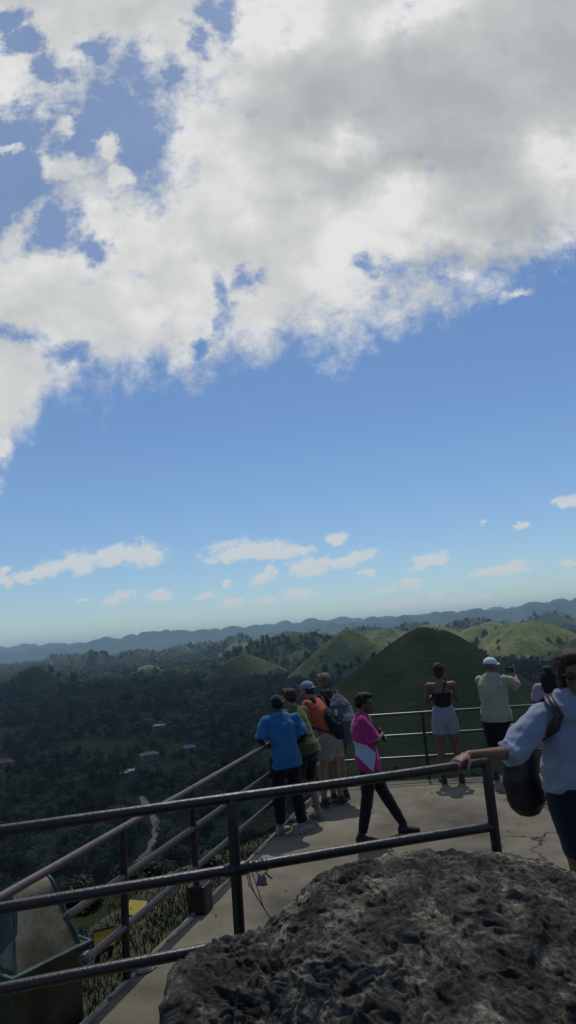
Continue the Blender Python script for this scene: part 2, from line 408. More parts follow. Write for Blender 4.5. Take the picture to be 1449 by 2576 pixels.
def palm_crown(name, h, seed, nf=15, L=3.6, mat=None):
    rd = random.Random(seed); V = []; Fc = []
    for f in range(nf):
        a = 2*PI*f/nf + rd.uniform(-.2, .2); el = rd.uniform(-.1, 1.2); l = L*rd.uniform(.8, 1.1)
        d = Vector((math.cos(a), math.sin(a), 0)); side = Vector((-d.y, d.x, 0)); P = []
        for k in range(9):
            t = k/8; P.append(Vector((0, 0, h)) + d*(l*t*math.cos(el*.6)*(1-.12*t)) + Vector((0, 0, l*(math.sin(el)*t*.75 - .62*t*t))))
        for k in range(8):
            w = .62*math.sin(PI*min(1, (k+1)/8.5))**.6*(L/3.6)
            for s in (-1, 1):
                i = len(V); m_ = (P[k]+P[k+1])/2
                V += [P[k], P[k+1], m_ + side*s*w + d*.25 - Vector((0, 0, .28*w+.05))]; Fc.append((i, i+1, i+2))
                i = len(V); V += [P[k].lerp(P[k+1], .5), P[k+1], P[k+1] + side*s*w*.9 + d*.3 - Vector((0, 0, .32*w))]; Fc.append((i, i+1, i+2))
    me = np_mesh(name, [tuple(v) for v in V], Fc); me.materials.append(mat or M['palm_leaf']); return me
def palm_trunk(name, h, seed):
    rd = random.Random(seed); bm = bmesh.new(); a = rd.uniform(0, 6); b = h*.08
    tube(bm, [(math.cos(a)*b, math.sin(a)*b, -.8), (math.cos(a)*b*.6, math.sin(a)*b*.6, h*.3), (math.cos(a)*b*.15, math.sin(a)*b*.15, h*.7), (0, 0, h)], [.22, .15, .12, .11], n=7)
    me = bpy.data.meshes.new(name); bm.to_mesh(me); bm.free(); me.materials.append(M['trunk']); return me
def banana_leaves(name, seed, H=3.4):
    rd = random.Random(seed); V = []; Fc = []
    for st in range(3):
        c0 = Vector((rd.uniform(-.9, .9), rd.uniform(-.9, .9), 0)); hh = H*rd.uniform(.45, .65)
        for f in range(7):
            a = rd.uniform(0, 2*PI); el = rd.uniform(.35, 1.25); l = rd.uniform(1.6, 2.4); d = Vector((math.cos(a), math.sin(a), 0)); s = Vector((-d.y, d.x, 0)); prev = None
            for k in range(7):
                t = k/6; p = c0 + Vector((0, 0, hh)) + d*l*t*math.cos(el)*1.1 + Vector((0, 0, l*(math.sin(el)*t - .75*t*t)))
                w = .34*math.sin(PI*(.08+.9*t))**.6; i = len(V)
                V += [p - s*w - Vector((0, 0, w*.25)), p, p + s*w - Vector((0, 0, w*.25))]
                if prev is not None: Fc += [(prev, prev+1, i+1, i), (prev+1, prev+2, i+2, i+1)]
                prev = i
    me = np_mesh(name, [tuple(v) for v in V], Fc); me.materials.append(M['banana_leaf']); return me
def banana_stem(name, seed, H=3.4):
    rd = random.Random(seed); bm = bmesh.new()
    for st in range(3):
        c0 = (rd.uniform(-.9, .9), rd.uniform(-.9, .9)); hh = H*rd.uniform(.45, .65)
        for f in range(7): [rd.uniform(0, 1) for _ in range(3)]
        tube(bm, [(c0[0], c0[1], -.4), (c0[0], c0[1], hh)], [.14, .08], n=6)
    me = bpy.data.meshes.new(name); bm.to_mesh(me); bm.free(); me.materials.append(M['banana_leaf']); return me

# places kept clear of trees: the path, the houses, a small meadow
HOUSES = [  # px, py, size, height, roof colour key, label, distance guess from the valley floor
    (376, 1893, (13, 7.5), 4.6, 'roof_beige', 'long house with a pale beige hipped roof among the dark valley trees'),
    (473, 1876, (11, 7), 4.2, 'roof_blue', 'house with a bright blue metal roof beside a small green meadow'),
    (6, 1914, (16, 10), 3.4, 'roof_brown', 'house with a rusty brown roof at the left edge of the valley'),
    (399, 1822, (13, 5), 3.0, 'roof_white', 'tiny far white-roofed shed in the valley, beyond the other houses'),
    (314, 1939, (5, 3.5), 2.6, 'roof_white', 'small white-roofed hut among dark trees below the beige roof'),
    (328, 1934, (7.5, 4), 2.6, 'roof_white', 'white open shelter with a bright flat roof next to the small hut'),
    (236, 1950, (5, 4), 2.4, 'roof_white', 'little pale hut half hidden in trees, left of the white shelter'),
    (338, 1697, (40, 16), 5, 'roof_beige', 'far pale building at the edge of the lit plain'),
]
clear = []
HP = []
for hx, hy, s, hh, key, lab in HOUSES:
    p = onz(hx, hy, BASE+3); 
    for _ in range(4):
        gz = float(ground(np.array([p.x]), np.array([p.y]))[0]); p = onz(hx, hy, gz+hh+1)
    HP.append((p, gz)); clear.append((p.x, p.y, max(s)*.62+3)); 
    d = Vector((p.x, p.y)).normalized(); clear.append((p.x-d.x*10, p.y-d.y*10, max(s)*.5+2))
    [clear.append((p.x-d.x*q, p.y-d.y*q, max(s)*.42)) for q in (20, 28, 36, 44, 50)]
for i in range(len(PATH)-1):
    a = Vector(PATH[i]); b = Vector(PATH[i+1])
    for k in range(8):
        c = a.lerp(b, k/8); clear.append((c.x, c.y, 5.0)); d = c.normalized(); clear.append((c.x-d.x*7, c.y-d.y*7, 4.2)); clear.append((c.x-d.x*13, c.y-d.y*13, 3.6))
mdw = onz(530, 1873, BASE); clear.append((mdw.x, mdw.y, 26)); clear.append((mdw.x-22, mdw.y-6, 18))
rcl = random.Random(8)
for i in range(34):
    dd_ = rcl.uniform(320, 1500); aa_ = math.radians(rcl.uniform(-27, 4)); rr2 = rcl.uniform(7, 15)*(1+dd_/900)
    for q in range(4): clear.append((dd_*math.sin(aa_)+rcl.uniform(-1, 1)*rr2*1.4, dd_*math.cos(aa_)+rcl.uniform(-1, 1)*rr2*1.6, rr2))
def is_clear(x, y):
    m = np.ones(len(x), bool)
    for cx_, cy_, r in clear: m &= np.hypot(x-cx_, y-cy_) > r
    return m
# candidate trees by distance bands (equal spacing on the ground inside each band)
cand = []
for d0, d1, sp in [(55, 420, 5.6), (420, 900, 7.0), (900, 1600, 9.5), (1600, 2800, 13), (2800, 4600, 21)]:
    n = int((d1*d1-d0*d0)*.5*math.radians(78)/sp/sp)
    r = np.sqrt(rng.uniform(d0*d0, d1*d1, n)); a = rng.uniform(math.radians(-39), math.radians(39), n)
    cand.append(np.column_stack([r*np.sin(a), r*np.cos(a), r]))
T = np.concatenate(cand); tx, ty, tr = T[:, 0].copy(), T[:, 1].copy(), T[:, 2]
tz = terrain_all(tx, ty)
keep = is_clear(tx, ty)
o_ = own(tx, ty); keep &= ~((tz > BASE+42) & (tr < 110))
keep &= ~((tr < 240) & (o_ > BASE+4) & (rng.random(len(tx)) > .35))
for h in HILLS:
    m = np.hypot(tx-h['x'], ty-h['y']) < 300; hz = hill_h(h, tx[m], ty[m])
    on = hz > tz[m]-1.0; drop = h['z']-hz; rnd = rng.random(m.sum()); pn = fbm(tx[m], ty[m], 40, 3, 21)
    if h['kind'] == 'near': kill = on & (drop < 72)
    elif h['kind'] == 'lit': kill = on & ((drop < 34+20*pn) & (rnd > .04) | (pn < .45) & (drop < 60))
    else: kill = on & (drop < 16) | on & (rnd > .55) & (pn < .5)
    k2 = keep[m]; k2 &= ~kill; keep[m] = k2
gap = fbm(tx, ty, 60, 3, 31); keep &= ~((gap < .33) & (tr < 1600) & (rng.random(len(tx)) > .25))
band = (tr > 420) & (fbm(tx, ty, 130, 3, 41) < .40) & (rng.random(len(tx)) > .3); keep &= ~band
tx, ty, tz, tr = tx[keep], ty[keep], tz[keep], tr[keep]
nT = len(tx); print('trees', nT)
left_low = (tx < -70) & (tr < 430)
u = rng.random(nT); kind = np.where(u < .62, rng.integers(0, 4, nT), 4+rng.integers(0, 2, nT))
kind = np.where(left_low & (u > .35), np.where(rng.random(nT) < .5, 6, 5), kind)
scl = np.exp(rng.normal(0, .22, nT))*np.where(kind == 6, 1.7, np.where(kind >= 4, 1.05, 1.0))*np.where(tr > 2800, 1.9, np.where(tr > 1600, 1.5, np.where(tr > 900, 1.25, 1.0)))
rot = rng.uniform(0, 2*PI, nT)
# which show largest in the frame: the nearest ones inside the view
V3 = np.stack([tx, ty, tz+4-CAM_Z], -1); kf = V3@np.array(F0); sxp = 724.5+1650*(V3@np.array(CR))/kf; syp = 1288-1650*(V3@np.array(CU))/kf
vis = (sxp > -30) & (sxp < 700) & (syp < 2330) & (syp > 1600)
order = np.where(vis)[0][np.argsort(tr[vis])][:230]
single = np.zeros(nT, bool); single[order] = True

protoN = []  # near, detailed
for i, (h, w) in enumerate([(9, 8), (11, 8.5), (7.5, 7.5), (10, 6.5)]):
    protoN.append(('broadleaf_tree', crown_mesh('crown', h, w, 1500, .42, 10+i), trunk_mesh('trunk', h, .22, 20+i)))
protoN.append(('palm_tree', palm_crown('crown', 10, 31, mat=M['palm_leaf']), palm_trunk('trunk', 10, 31)))
protoN.append(('palm_tree', palm_crown('crown', 7.5, 32, 13, 3.3), palm_trunk('trunk', 7.5, 32)))
protoN.append(('banana_plant', banana_leaves('leaves', 33), banana_stem('stem', 33)))
TL = {'broadleaf_tree': ('leafy round-crowned tree standing low in the valley left of the platform', 'tree', 'broadleaf trees low in the valley'),
      'palm_tree': ('coconut palm standing low in the valley left of the platform', 'palm tree', 'coconut palms low in the valley'),
      'banana_plant': ('pale green banana clump low in the valley left of the platform', 'banana plant', 'banana plants low in the valley')}
for i in order:
    nm, cm, tm = protoN[kind[i]]
    r_ = empty(nm, (tx[i], ty[i], tz[i]), rot[i]); r_.scale = (scl[i],)*3
    tag(r_, *TL[nm])
    link(bpy.data.objects.new('leaves' if nm == 'banana_plant' else 'crown', cm), r_)
    link(bpy.data.objects.new('stem' if nm == 'banana_plant' else 'trunk', tm), r_)
# the rest of the wood: one object made of instanced trees
pc = bpy.data.collections.new('forest_kinds')
def join_mesh(name, a, b):
    bm = bmesh.new(); bm.from_mesh(a); k = len(bm.faces); bm.from_mesh(b)
    bm.faces.ensure_lookup_table()
    for f in bm.faces[k:]: f.material_index = 1
    me = bpy.data.meshes.new(name); bm.to_mesh(me); bm.free(); me.materials.append(a.materials[0]); me.materials.append(b.materials[0]); return me
fp = []
for i, (h, w) in enumerate([(9, 8), (11, 8.5), (7.5, 8.5), (10.5, 6.5)]):
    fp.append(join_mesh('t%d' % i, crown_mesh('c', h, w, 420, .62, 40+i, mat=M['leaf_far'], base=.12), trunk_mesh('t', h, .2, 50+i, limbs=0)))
fp.append(join_mesh('t4', palm_crown('c', 10, 61, 13), palm_trunk('t', 10, 61)))
fp.append(join_mesh('t5', palm_crown('c', 8, 62, 12), palm_trunk('t', 8, 62)))
fp.append(join_mesh('t6', banana_leaves('c', 63), banana_stem('t', 63)))
for i, me in enumerate(fp):
    o = bpy.data.objects.new('kind_%d' % i, me); pc.objects.link(o)
pm = bpy.data.meshes.new('forest'); mm = ~single
co = np.column_stack([tx, ty, tz])[mm].astype(np.float32); pm.vertices.add(len(co)); pm.vertices.foreach_set('co', co.ravel())
for nme, arr, ty_ in (('kindi', kind[mm].astype(np.int32), 'INT'), ('scl', scl[mm].astype(np.float32), 'FLOAT'), ('rotz', rot[mm].astype(np.float32), 'FLOAT')):
    at_ = pm.attributes.new(nme, ty_, 'POINT'); at_.data.foreach_set('value', arr)
forest = link(bpy.data.objects.new('forest', pm)); tag(forest, 'dark green wood of palms and broadleaf trees covering the valley floor', 'forest', kind='stuff')
ng = bpy.data.node_groups.new('plant_forest', 'GeometryNodeTree')
ng.interface.new_socket('Geometry', in_out='INPUT', socket_type='NodeSocketGeometry'); ng.interface.new_socket('Geometry', in_out='OUTPUT', socket_type='NodeSocketGeometry')
gi = ng.nodes.new('NodeGroupInput'); go = ng.nodes.new('NodeGroupOutput')
ip = ng.nodes.new('GeometryNodeInstanceOnPoints'); ci = ng.nodes.new('GeometryNodeCollectionInfo')
ci.inputs['Collection'].default_value = pc; ci.inputs['Separate Children'].default_value = True; ci.inputs['Reset Children'].default_value = True
def named(n, t):
    a = ng.nodes.new('GeometryNodeInputNamedAttribute'); a.data_type = t; a.inputs[0].default_value = n; return a.outputs[0]
ip.inputs['Pick Instance'].default_value = True
ng.links.new(gi.outputs[0], ip.inputs['Points']); ng.links.new(ci.outputs[0], ip.inputs['Instance']); ng.links.new(named('kindi', 'INT'), ip.inputs['Instance Index'])
cx3 = ng.nodes.new('ShaderNodeCombineXYZ'); ng.links.new(named('rotz', 'FLOAT'), cx3.inputs[2]); ng.links.new(cx3.outputs[0], ip.inputs['Rotation'])
ng.links.new(named('scl', 'FLOAT'), ip.inputs['Scale']); ng.links.new(ip.outputs[0], go.inputs[0])
md_ = forest.modifiers.new('trees', 'NODES'); md_.node_group = ng

# lone trees standing on the top of the big hill
h0 = HILLS[1]
for k, (dx, dy, s) in enumerate([(-4, 3, .30), (-1, 4, .22), (-8, 4, .2)]):
    x = h0['x']+dx; y = h0['y']+dy; z = float(terrain_all(np.array([x]), np.array([y]))[0])
    r_ = empty('broadleaf_tree', (x, y, z-.2), k, ['taller of the tiny trees on the summit of the big green hill', 'tiny low tree on the right of the big hill summit', 'tiny low tree on the left of the big hill summit'][k], 'tree'); r_.scale = (s,)*3
    link(bpy.data.objects.new('crown', protoN[k][1]), r_); link(bpy.data.objects.new('trunk', protoN[k][2]), r_)

# houses
M['roof_beige'] = mottled('beige_sheet_roof', [(.4, (.14, .135, .11)), (.6, (.20, .195, .16))], scale=.6, rough=.6)
M['roof_blue'] = mottled('blue_sheet_roof', [(.4, (.05, .10, .24)), (.6, (.07, .14, .30))], scale=.6, rough=.5)
M['roof_brown'] = mottled('rusty_sheet_roof', [(.4, (.12, .06, .04)), (.6, (.2, .11, .08))], scale=.6, rough=.7)
M['roof_white'] = mottled('white_sheet_roof', [(.4, (.6, .6, .58)), (.6, (.75, .75, .73))], scale=.6, rough=.45)
M['wall'] = mottled('house_wall', [(.4, (.2, .19, .16)), (.6, (.3, .28, .24))], scale=.6)
M['window'] = mottled('window_glass', [(.4, (.02, .025, .03)), (.6, (.03, .035, .04))], rough=.1, bump=0, spec=.5)
for (hx, hy, s, hh, key, lab), (p, gz) in zip(HOUSES, HP):
    az_ = math.atan2(-p.x, p.y)
    hz = empty('house' if s[0] > 6 else 'hut', (p.x, p.y, gz), az_+.15, lab, 'house' if s[0] > 6 else 'hut')
    bm = bmesh.new(); w, dd = s; t = .2
    for cx_, cy_, sx_, sy_ in ((0, -dd/2, w, t), (0, dd/2, w, t), (-w/2+t/2, 0, t, dd-t-.004), (w/2-t/2, 0, t, dd-t-.004)): box(bm, (cx_, cy_, hh/2-.3), (sx_, sy_, hh+.6))
    obj('wall', bm, M['wall'], hz, False)
    bm = bmesh.new(); ov = .8; rise = min(dd*.24, 3.); a = w/2+ov; b = dd/2+ov; rl = max(.5, a-b)
    vv = [bm.verts.new(v) for v in ((-a, -b, hh-.1), (a, -b, hh-.1), (a, b, hh-.1), (-a, b, hh-.1), (-rl, 0, hh+rise), (rl, 0, hh+rise), (-a, -b, hh-.22), (a, -b, hh-.22), (a, b, hh-.22), (-a, b, hh-.22))]
    for f in ((0, 1, 5, 4), (1, 2, 5), (2, 3, 4, 5), (3, 0, 4), (6, 7, 1, 0), (7, 8, 2, 1), (8, 9, 3, 2), (9, 6, 0, 3), (9, 8, 7, 6)): bm.faces.new([vv[i] for i in f])
    obj('roof', bm, M[key], hz, False)
    for k in range(3 if w > 10 else 1):
        bm = bmesh.new(); box(bm, ((k-1)*w*.3 if w > 10 else w*.15, -dd/2-t/2-.02, hh*.55), (1.2, .06, 1.0)); obj('window', bm, M['window'], hz, False)
    bm = bmesh.new(); box(bm, (-w*.15, -dd/2-t/2-.03, 1.0), (.95, .08, 2.0)); obj('door', bm, M['trunk'], hz, False)
def settle(r):
    for c in r.children: c.matrix_parent_inverse = r.matrix_basis.inverted()
# ================================================================== PLATFORM
def railx(y): return -1.13 + .30*(y-6.3)
CORN = (railx(10.93), 10.93)
m, nt, b = new_mat('old_concrete'); M['concrete'] = m
tc = N(nt, 'ShaderNodeTexCoord')
n1 = N(nt, 'ShaderNodeTexNoise', i_Scale=.9, i_Detail=9, i_Roughness=.6, i_Distortion=.3); nt.links.new(tc.outputs['Object'], n1.inputs['Vector'])
base = ramp(nt, n1.outputs['Fac'], [(.30, (.055, .049, .037)), (.43, (.105, .094, .070)), (.55, (.145, .130, .098)), (.68, (.205, .187, .145))])
n2 = N(nt, 'ShaderNodeTexNoise', i_Scale=7, i_Detail=8, i_Roughness=.7); nt.links.new(tc.outputs['Object'], n2.inputs['Vector'])
sp = N(nt, 'ShaderNodeMapRange'); sp.inputs[1].default_value = .60; sp.inputs[2].default_value = .72; nt.links.new(n2.outputs['Fac'], sp.inputs[0])
mx = N(nt, 'ShaderNodeMix', data_type='RGBA'); mm2 = N(nt, 'ShaderNodeMath', operation='MULTIPLY'); mm2.inputs[1].default_value = .55
nt.links.new(sp.outputs[0], mm2.inputs[0]); nt.links.new(mm2.outputs[0], mx.inputs[0]); nt.links.new(base, mx.inputs[6]); mx.inputs[7].default_value = (.03, .027, .021, 1)
n3 = N(nt, 'ShaderNodeTexVoronoi', feature='DISTANCE_TO_EDGE', i_Scale=.33); wr = N(nt, 'ShaderNodeTexNoise', i_Scale=1.7, i_Detail=6, i_Roughness=.7)
nt.links.new(tc.outputs['Object'], wr.inputs['Vector']); va = N(nt, 'ShaderNodeVectorMath', operation='MULTIPLY_ADD'); nt.links.new(wr.outputs['Color'], va.inputs[0]); va.inputs[1].default_value = (.75, .75, .75); nt.links.new(tc.outputs['Object'], va.inputs[2]); nt.links.new(va.outputs[0], n3.inputs['Vector'])
ck = N(nt, 'ShaderNodeMapRange'); ck.inputs[1].default_value = .003; ck.inputs[2].default_value = .008; nt.links.new(n3.outputs['Distance'], ck.inputs[0])
sx_ = N(nt, 'ShaderNodeSeparateXYZ'); nt.links.new(tc.outputs['Object'], sx_.inputs[0])
gx = N(nt, 'ShaderNodeMapRange'); gx.inputs[1].default_value = 1.7; gx.inputs[2].default_value = 2.3; nt.links.new(sx_.outputs[0], gx.inputs[0])   # the cracked slabs lie to the right
ic = N(nt, 'ShaderNodeMath', operation='SUBTRACT'); ic.inputs[0].default_value = 1; nt.links.new(ck.outputs[0], ic.inputs[1])
icg = N(nt, 'ShaderNodeMath', operation='MULTIPLY'); nt.links.new(ic.outputs[0], icg.inputs[0]); nt.links.new(gx.outputs[0], icg.inputs[1])
mc = N(nt, 'ShaderNodeMix', data_type='RGBA'); nt.links.new(icg.outputs[0], mc.inputs[0]); nt.links.new(mx.outputs[2], mc.inputs[6]); mc.inputs[7].default_value = (.025, .022, .018, 1)
nt.links.new(mc.outputs[2], b.inputs['Base Color']); b.inputs['Roughness'].default_value = .9; b.inputs['Specular IOR Level'].default_value = .2
n4 = N(nt, 'ShaderNodeTexNoise', i_Scale=45, i_Detail=6); nt.links.new(tc.outputs['Object'], n4.inputs['Vector'])
bp = N(nt, 'ShaderNodeBump', i_Strength=.35, i_Distance=.01); nt.links.new(n4.outputs['Fac'], bp.inputs['Height']); nt.links.new(bp.outputs[0], b.inputs['Normal'])

def platform():
    bm = bmesh.new(); L = []
    y = -3.
    while y < 10.8:
        L.append((railx(y)-.03 + .03*noise.noise(Vector((y*2.3, 0, 1))) + .016*noise.noise(Vector((y*9, 4, 1))), y)); y += .07
    B = [(CORN[0]+.1+t*.12, 10.83-.012*t) for t in range(0, 42)]
    poly = L + B + [(6.2, 10.2), (6.2, -3.)]
    prism(bm, poly[::-1], -1.9, 0)
    return tag(obj('platform', bm, M['concrete'], None, False), kind='structure')
platform()
# worn strip of kerb along the edge, a few mm proud and crumbling
bm = bmesh.new(); y = 4.3; rk = random.Random(3)
while y < 9.8:
    l = rk.uniform(.08, .5)
    if rk.random() < .8:
        x0 = railx(y)-.005; x1 = railx(y+l)-.005; w = rk.uniform(.018, .045)
        j = [rk.uniform(-.012, .012) for _ in range(4)]
        prism(bm, [(x0+j[0], y), (x0+w+j[1], y+.01), (x1+w*rk.uniform(.5, 1.2), y+l-.02), (x1+j[3], y+l)], -.02, rk.uniform(.008, .022))
    y += l + rk.uniform(.01, .05)
M['kerb'] = mottled('pale_mortar', [(.4, (.17, .155, .12)), (.65, (.27, .25, .20))], scale=9)
tag(obj('kerb', bm, M['kerb'], None, False), kind='structure')
def bankz(x, y):
    t = min(1, max(0, (railx(y)-.02-x)/1.5)); o = float(own(np.array([x]), np.array([y]))[0]); return -.14*(1-t) + (min(o, -.3)+.03)*t
# earth bank below the edge (soil and short grass)
bm = bmesh.new(); ys = np.linspace(-2, 10.9, 90)
rows = []
for y in ys:
    r = []
    for k in range(14):
        t = k/13; x = railx(y)-.02-t*1.5
        r.append(bm.verts.new((x, y, bankz(x, y) + .05*t*noise.noise(Vector((x*2.5, y*2.5, 0))))))
    rows.append(r)
for a, b2 in zip(rows, rows[1:]):
    for k in range(13): bm.faces.new((a[k], a[k+1], b2[k+1], b2[k]))
M['bank'] = mottled('bank_soil_and_moss', [(.36, (.010, .012, .006)), (.5, (.020, .024, .009)), (.62, (.038, .044, .012)), (.75, (.028, .022, .015))], scale=2.2, detail=9, bump=.8, bscale=25, bdist=.03)
tag(obj('earth_bank', bm, M['bank']), kind='structure')
# grass blades and low weeds on the bank
V = []; Fc = []; rg = random.Random(9)
for i in range(17000):
    if i < 16000: y = rg.uniform(3.6, 10.8); x = railx(y)-.12-abs(rg.gauss(0, 1.0)); 
    else:
        a = rg.uniform(-.75, .05); r = rg.uniform(6, 22); x = r*math.sin(a); y = r*math.cos(a)
        if x > railx(min(y, 10.9))-.3 and y < 11.2: continue
    if y < 10.9 and x < railx(y): 
        z = bankz(x, y) if x > railx(y)-1.5 else float(own(np.array([x]), np.array([y]))[0])
    else: z = float(own(np.array([x]), np.array([y]))[0])
    if noise.noise(Vector((x*.9, y*.9, 3))) < -.12: continue
    h = rg.uniform(.025, .075)*(1 if i < 16000 else 1.6); w = h*.13; a = rg.uniform(0, 6.3); d = Vector((math.cos(a), math.sin(a), 0)); l = Vector((rg.uniform(-.6, .6), rg.uniform(-.6, .6), 1))*h
    p = Vector((x, y, z-.02)); k = len(V); V += [tuple(p-d*w), tuple(p+d*w), tuple(p+l+d*w*.2), tuple(p+l-d*w*.2)]; Fc.append((k, k+1, k+2, k+3))
M['grass_blade'] = foliage('grass_blades', (.010, .016, .005), (.018, .027, .008), (.034, .043, .012), trans=.3)
tag(mesh_obj('grass', np_mesh('grass', V, Fc), M['grass_blade'], None, False), 'short green grass and weeds on the bank beside the platform', 'grass', kind='stuff')
# bushes on the slope below
rbz = random.Random(12)
def bush(x, y, s, seed, lab):
    z = float(own(np.array([x]), np.array([y]))[0])
    r_ = empty('bush', (x, y, z-.1), seed, lab, 'bush', 'low bushes on the slope below the platform')
    link(bpy.data.objects.new('leaves', crown_mesh('leaves', s, s*1.7, 2600, .045*s**.5, seed, base=.02)), r_)
    bm = bmesh.new()
    for k in range(4): a = k*1.6; tube(bm, [(0, 0, 0), (.15*s*math.cos(a), .15*s*math.sin(a), .3*s), (.35*s*math.cos(a), .35*s*math.sin(a), .7*s)], [.03, .02, .01], n=5)
    obj('stem', bm, M['trunk'], r_)
for k, (a_, r, s) in enumerate([(-34, 24, 1.0), (-29, 27, 1.3), (-25, 22, .8), (-21, 26, 1.1), (-17, 24, .9), (-31, 15, .6), (-24, 13, .5), (-12, 26, 1.2), (-18, 15, .6), (-8, 24, 1.2), (-38, 14, .5), (-35, 18, .7), (-28, 17, .6), (-20, 17, .6), (-22, 19, .7), (-15, 19, .6), (-26, 11, .4), (-18, 12, .35), (-31, 12, .45), (-12, 16, .5), (-13, 13.5, .4), (-3, 22, 1.0), (3, 24, 1.2), (9, 22, 1.0), (16, 24, 1.3), (22, 22, 1.1)]):
    a_ = math.radians(a_); bush(r*math.sin(a_), r*math.cos(a_), s, 70+k, 'low green bush on the slope below the platform edge')

for k in range(34):
    y = rbz.uniform(5.6, 10.6); x = railx(y)-rbz.uniform(.35, 3.0); bush(x, y, rbz.uniform(.16, .42), 200+k, 'low green bush on the slope below the platform edge')

# landing under the near railing and the front woman (behind the boulder)
bm = bmesh.new(); prism(bm, [(.25, .6), (6.0, .6), (6.0, 4.4), (.25, 4.35)], 0.004, .45)
tag(obj('landing', bm, M['concrete'], None, False), kind='structure')

# ------------------------------------------------------------------ railings
def pipe(name, pts, r, mat, parent, n=14, wob=0, seed=0):
    bm = bmesh.new(); P = []
    pts = [Vector(p) for p in pts]
    for a, b2 in zip(pts, pts[1:]):
        k = max(2, int((b2-a).length/.12))
        for i in range(k): P.append(a.lerp(b2, i/k))
    P.append(pts[-1])
    if wob: P = [p + Vector((0, 0, wob*noise.noise(Vector((i*.09, seed, 2))))) for i, p in enumerate(P)]
    tube(bm, P, [r*(1+.035*noise.noise(Vector((i*.8, seed, 5)))) for i in range(len(P))], side=(0, 0, 1) if abs((P[-1]-P[0]).normalized().z) < .8 else (1, 0, 0), n=n)
    return obj(name, bm, mat, parent)
def neary(x): return 3.58 + .255*(x+.42)
R1 = empty('railing', (0.3, 3.7, 0), 0, 'near dark brown pipe railing crossing in front of the camera, just behind the boulder', 'railing')
near0, near1 = -3.1, 1.01
for k, z in enumerate((1.58, 1.24, .90)):
    pipe('rail', [(near0, neary(near0), z), (near1-.004*k, neary(near1), z)], .0265, M['dark_paint'], R1, wob=.006, seed=k)
for px, zb in ((-2.95, 0), (-.405, 0), (1.012, .45)):
    pipe('post', [(px, neary(px)+.002, zb), (px-.003, neary(px), 1.575)], .0285, M['dark_paint'], R1, seed=px)
for px in (-.405,):
    for z in (1.24,):
        bm = bmesh.new(); tube(bm, [(px-.045, neary(px-.045), z), (px+.045, neary(px+.045), z)], [.034, .034], side=(0, 0, 1)); obj('weld_collar', bm, M['dark_paint'], R1)
R2 = empty('railing', (railx(7), 7, 0), 0, 'left railing of worn reddish-grey pipes running along the platform edge to the far corner', 'railing')
def ry(y, z, dx=0): return (railx(y)+dx, y, z)
def pipe2(name, pts, r, parent, k):
    bm = bmesh.new()
for k, (z, y0) in enumerate(((1.04, 3.2), (.70, 4.62), (.36, 4.80))):
    pipe('rail', [ry(y0, z), ry(CORN[1], z-.02*k*0 if k else z)], .0265, M['red_paint'], R2, wob=.006, seed=10+k)
for y in (5.28, 6.42, 8.75):
    pipe('post', [ry(y, -.28), ry(y, 1.04)], .029, M['brown_post'], R2, seed=y)
bm = bmesh.new(); box(bm, (railx(6.42)+.03, 6.42, .11), (.17, .19, .24), rz=-.29, bevel=.015); obj('post_base', bm, M['brown_post'], R2, False)
R3 = empty('railing', (2.4, 10.7, 0), 0, 'far railing of thin pale pipes along the back edge, behind the photographing tourists', 'railing')
def by(x): return 10.93 - .085*(x-CORN[0])
for k, z in enumerate((.96, .635, .30)):
    pipe('rail', [(CORN[0], CORN[1], z+.02), (5.6, by(5.6), z)], .022, M['white_pipe'], R3, wob=.004, seed=20+k)
for x in (CORN[0], 1.86, 3.75, 5.55):
    pipe('post', [(x, by(x)+.004, -.12), (x, by(x)+.004, .965)], .024, M['brown_post'], R3, seed=x)

for r_ in (R1, R2, R3): settle(r_)
# wires and a pink scrap tied to the near railing
W = empty('wire_tangle', (-.36, neary(-.36), 1.24), 0, 'tangle of thin dark wire wound round the middle rail with loose ends hanging', 'wire')
def wire(pts, r=.0022, nm='wire'):
    bm = bmesh.new(); P = [Vector(p) for p in pts]; Q = []
    for i in range(len(P)-1):
        p0 = P[max(i-1, 0)]; p1 = P[i]; p2 = P[i+1]; p3 = P[min(i+2, len(P)-1)]
        for k in range(6):
            t = k/6; Q.append(.5*((2*p1)+(p2-p0)*t+(2*p0-5*p1+4*p2-p3)*t*t+(3*p1-p0-3*p2+p3)*t**3))
    Q.append(P[-1]); tube(bm, Q, r, n=5); return obj(nm, bm, M['black'], W)
x0 = -.405
coil = []
for i in range(64):
    a = i*.9; xx = .03+i*.0012+.012*math.sin(i*.37); coil.append((xx, xx*.255+math.cos(a)*(.0285+.002*math.sin(i*1.3)), math.sin(a)*(.0285+.002*math.sin(i*.9))-.001))
wire(coil, .0025, 'coil')
def pxw(x, y, Y=3.52): 
    p = at(x, y, Y); return (p.x+.36, p.y-neary(-.36), p.z-1.24)
wire([pxw(625, 2165), pxw(628, 2210), pxw(640, 2245), pxw(660, 2278), pxw(678, 2308)], .0028)
wire([pxw(622, 2168), pxw(624, 2215), pxw(636, 2240), pxw(650, 2262)])
wire([pxw(628, 2168), pxw(636, 2200), pxw(648, 2236), pxw(662, 2280)])
wire([pxw(634, 2178), pxw(648, 2198), pxw(662, 2200), pxw(680, 2180)])
wire([pxw(668, 2195), pxw(676, 2204), pxw(684, 2210)], .004)
M['pink_scrap'] = cloth('faded_pink_ribbon', (.34, .16, .24))
bm = bmesh.new(); c = at(657, 2200, 3.52); rs = random.Random(2); g = []
for i in range(5):
    row = []
    for j in range(4): row.append(bm.verts.new(c + Vector(((j-1.5)*.011*(1+.2*i), .006*math.sin(i*2+j*1.7), -.013*i + .004*math.sin(j*3)))))
    g.append(row)
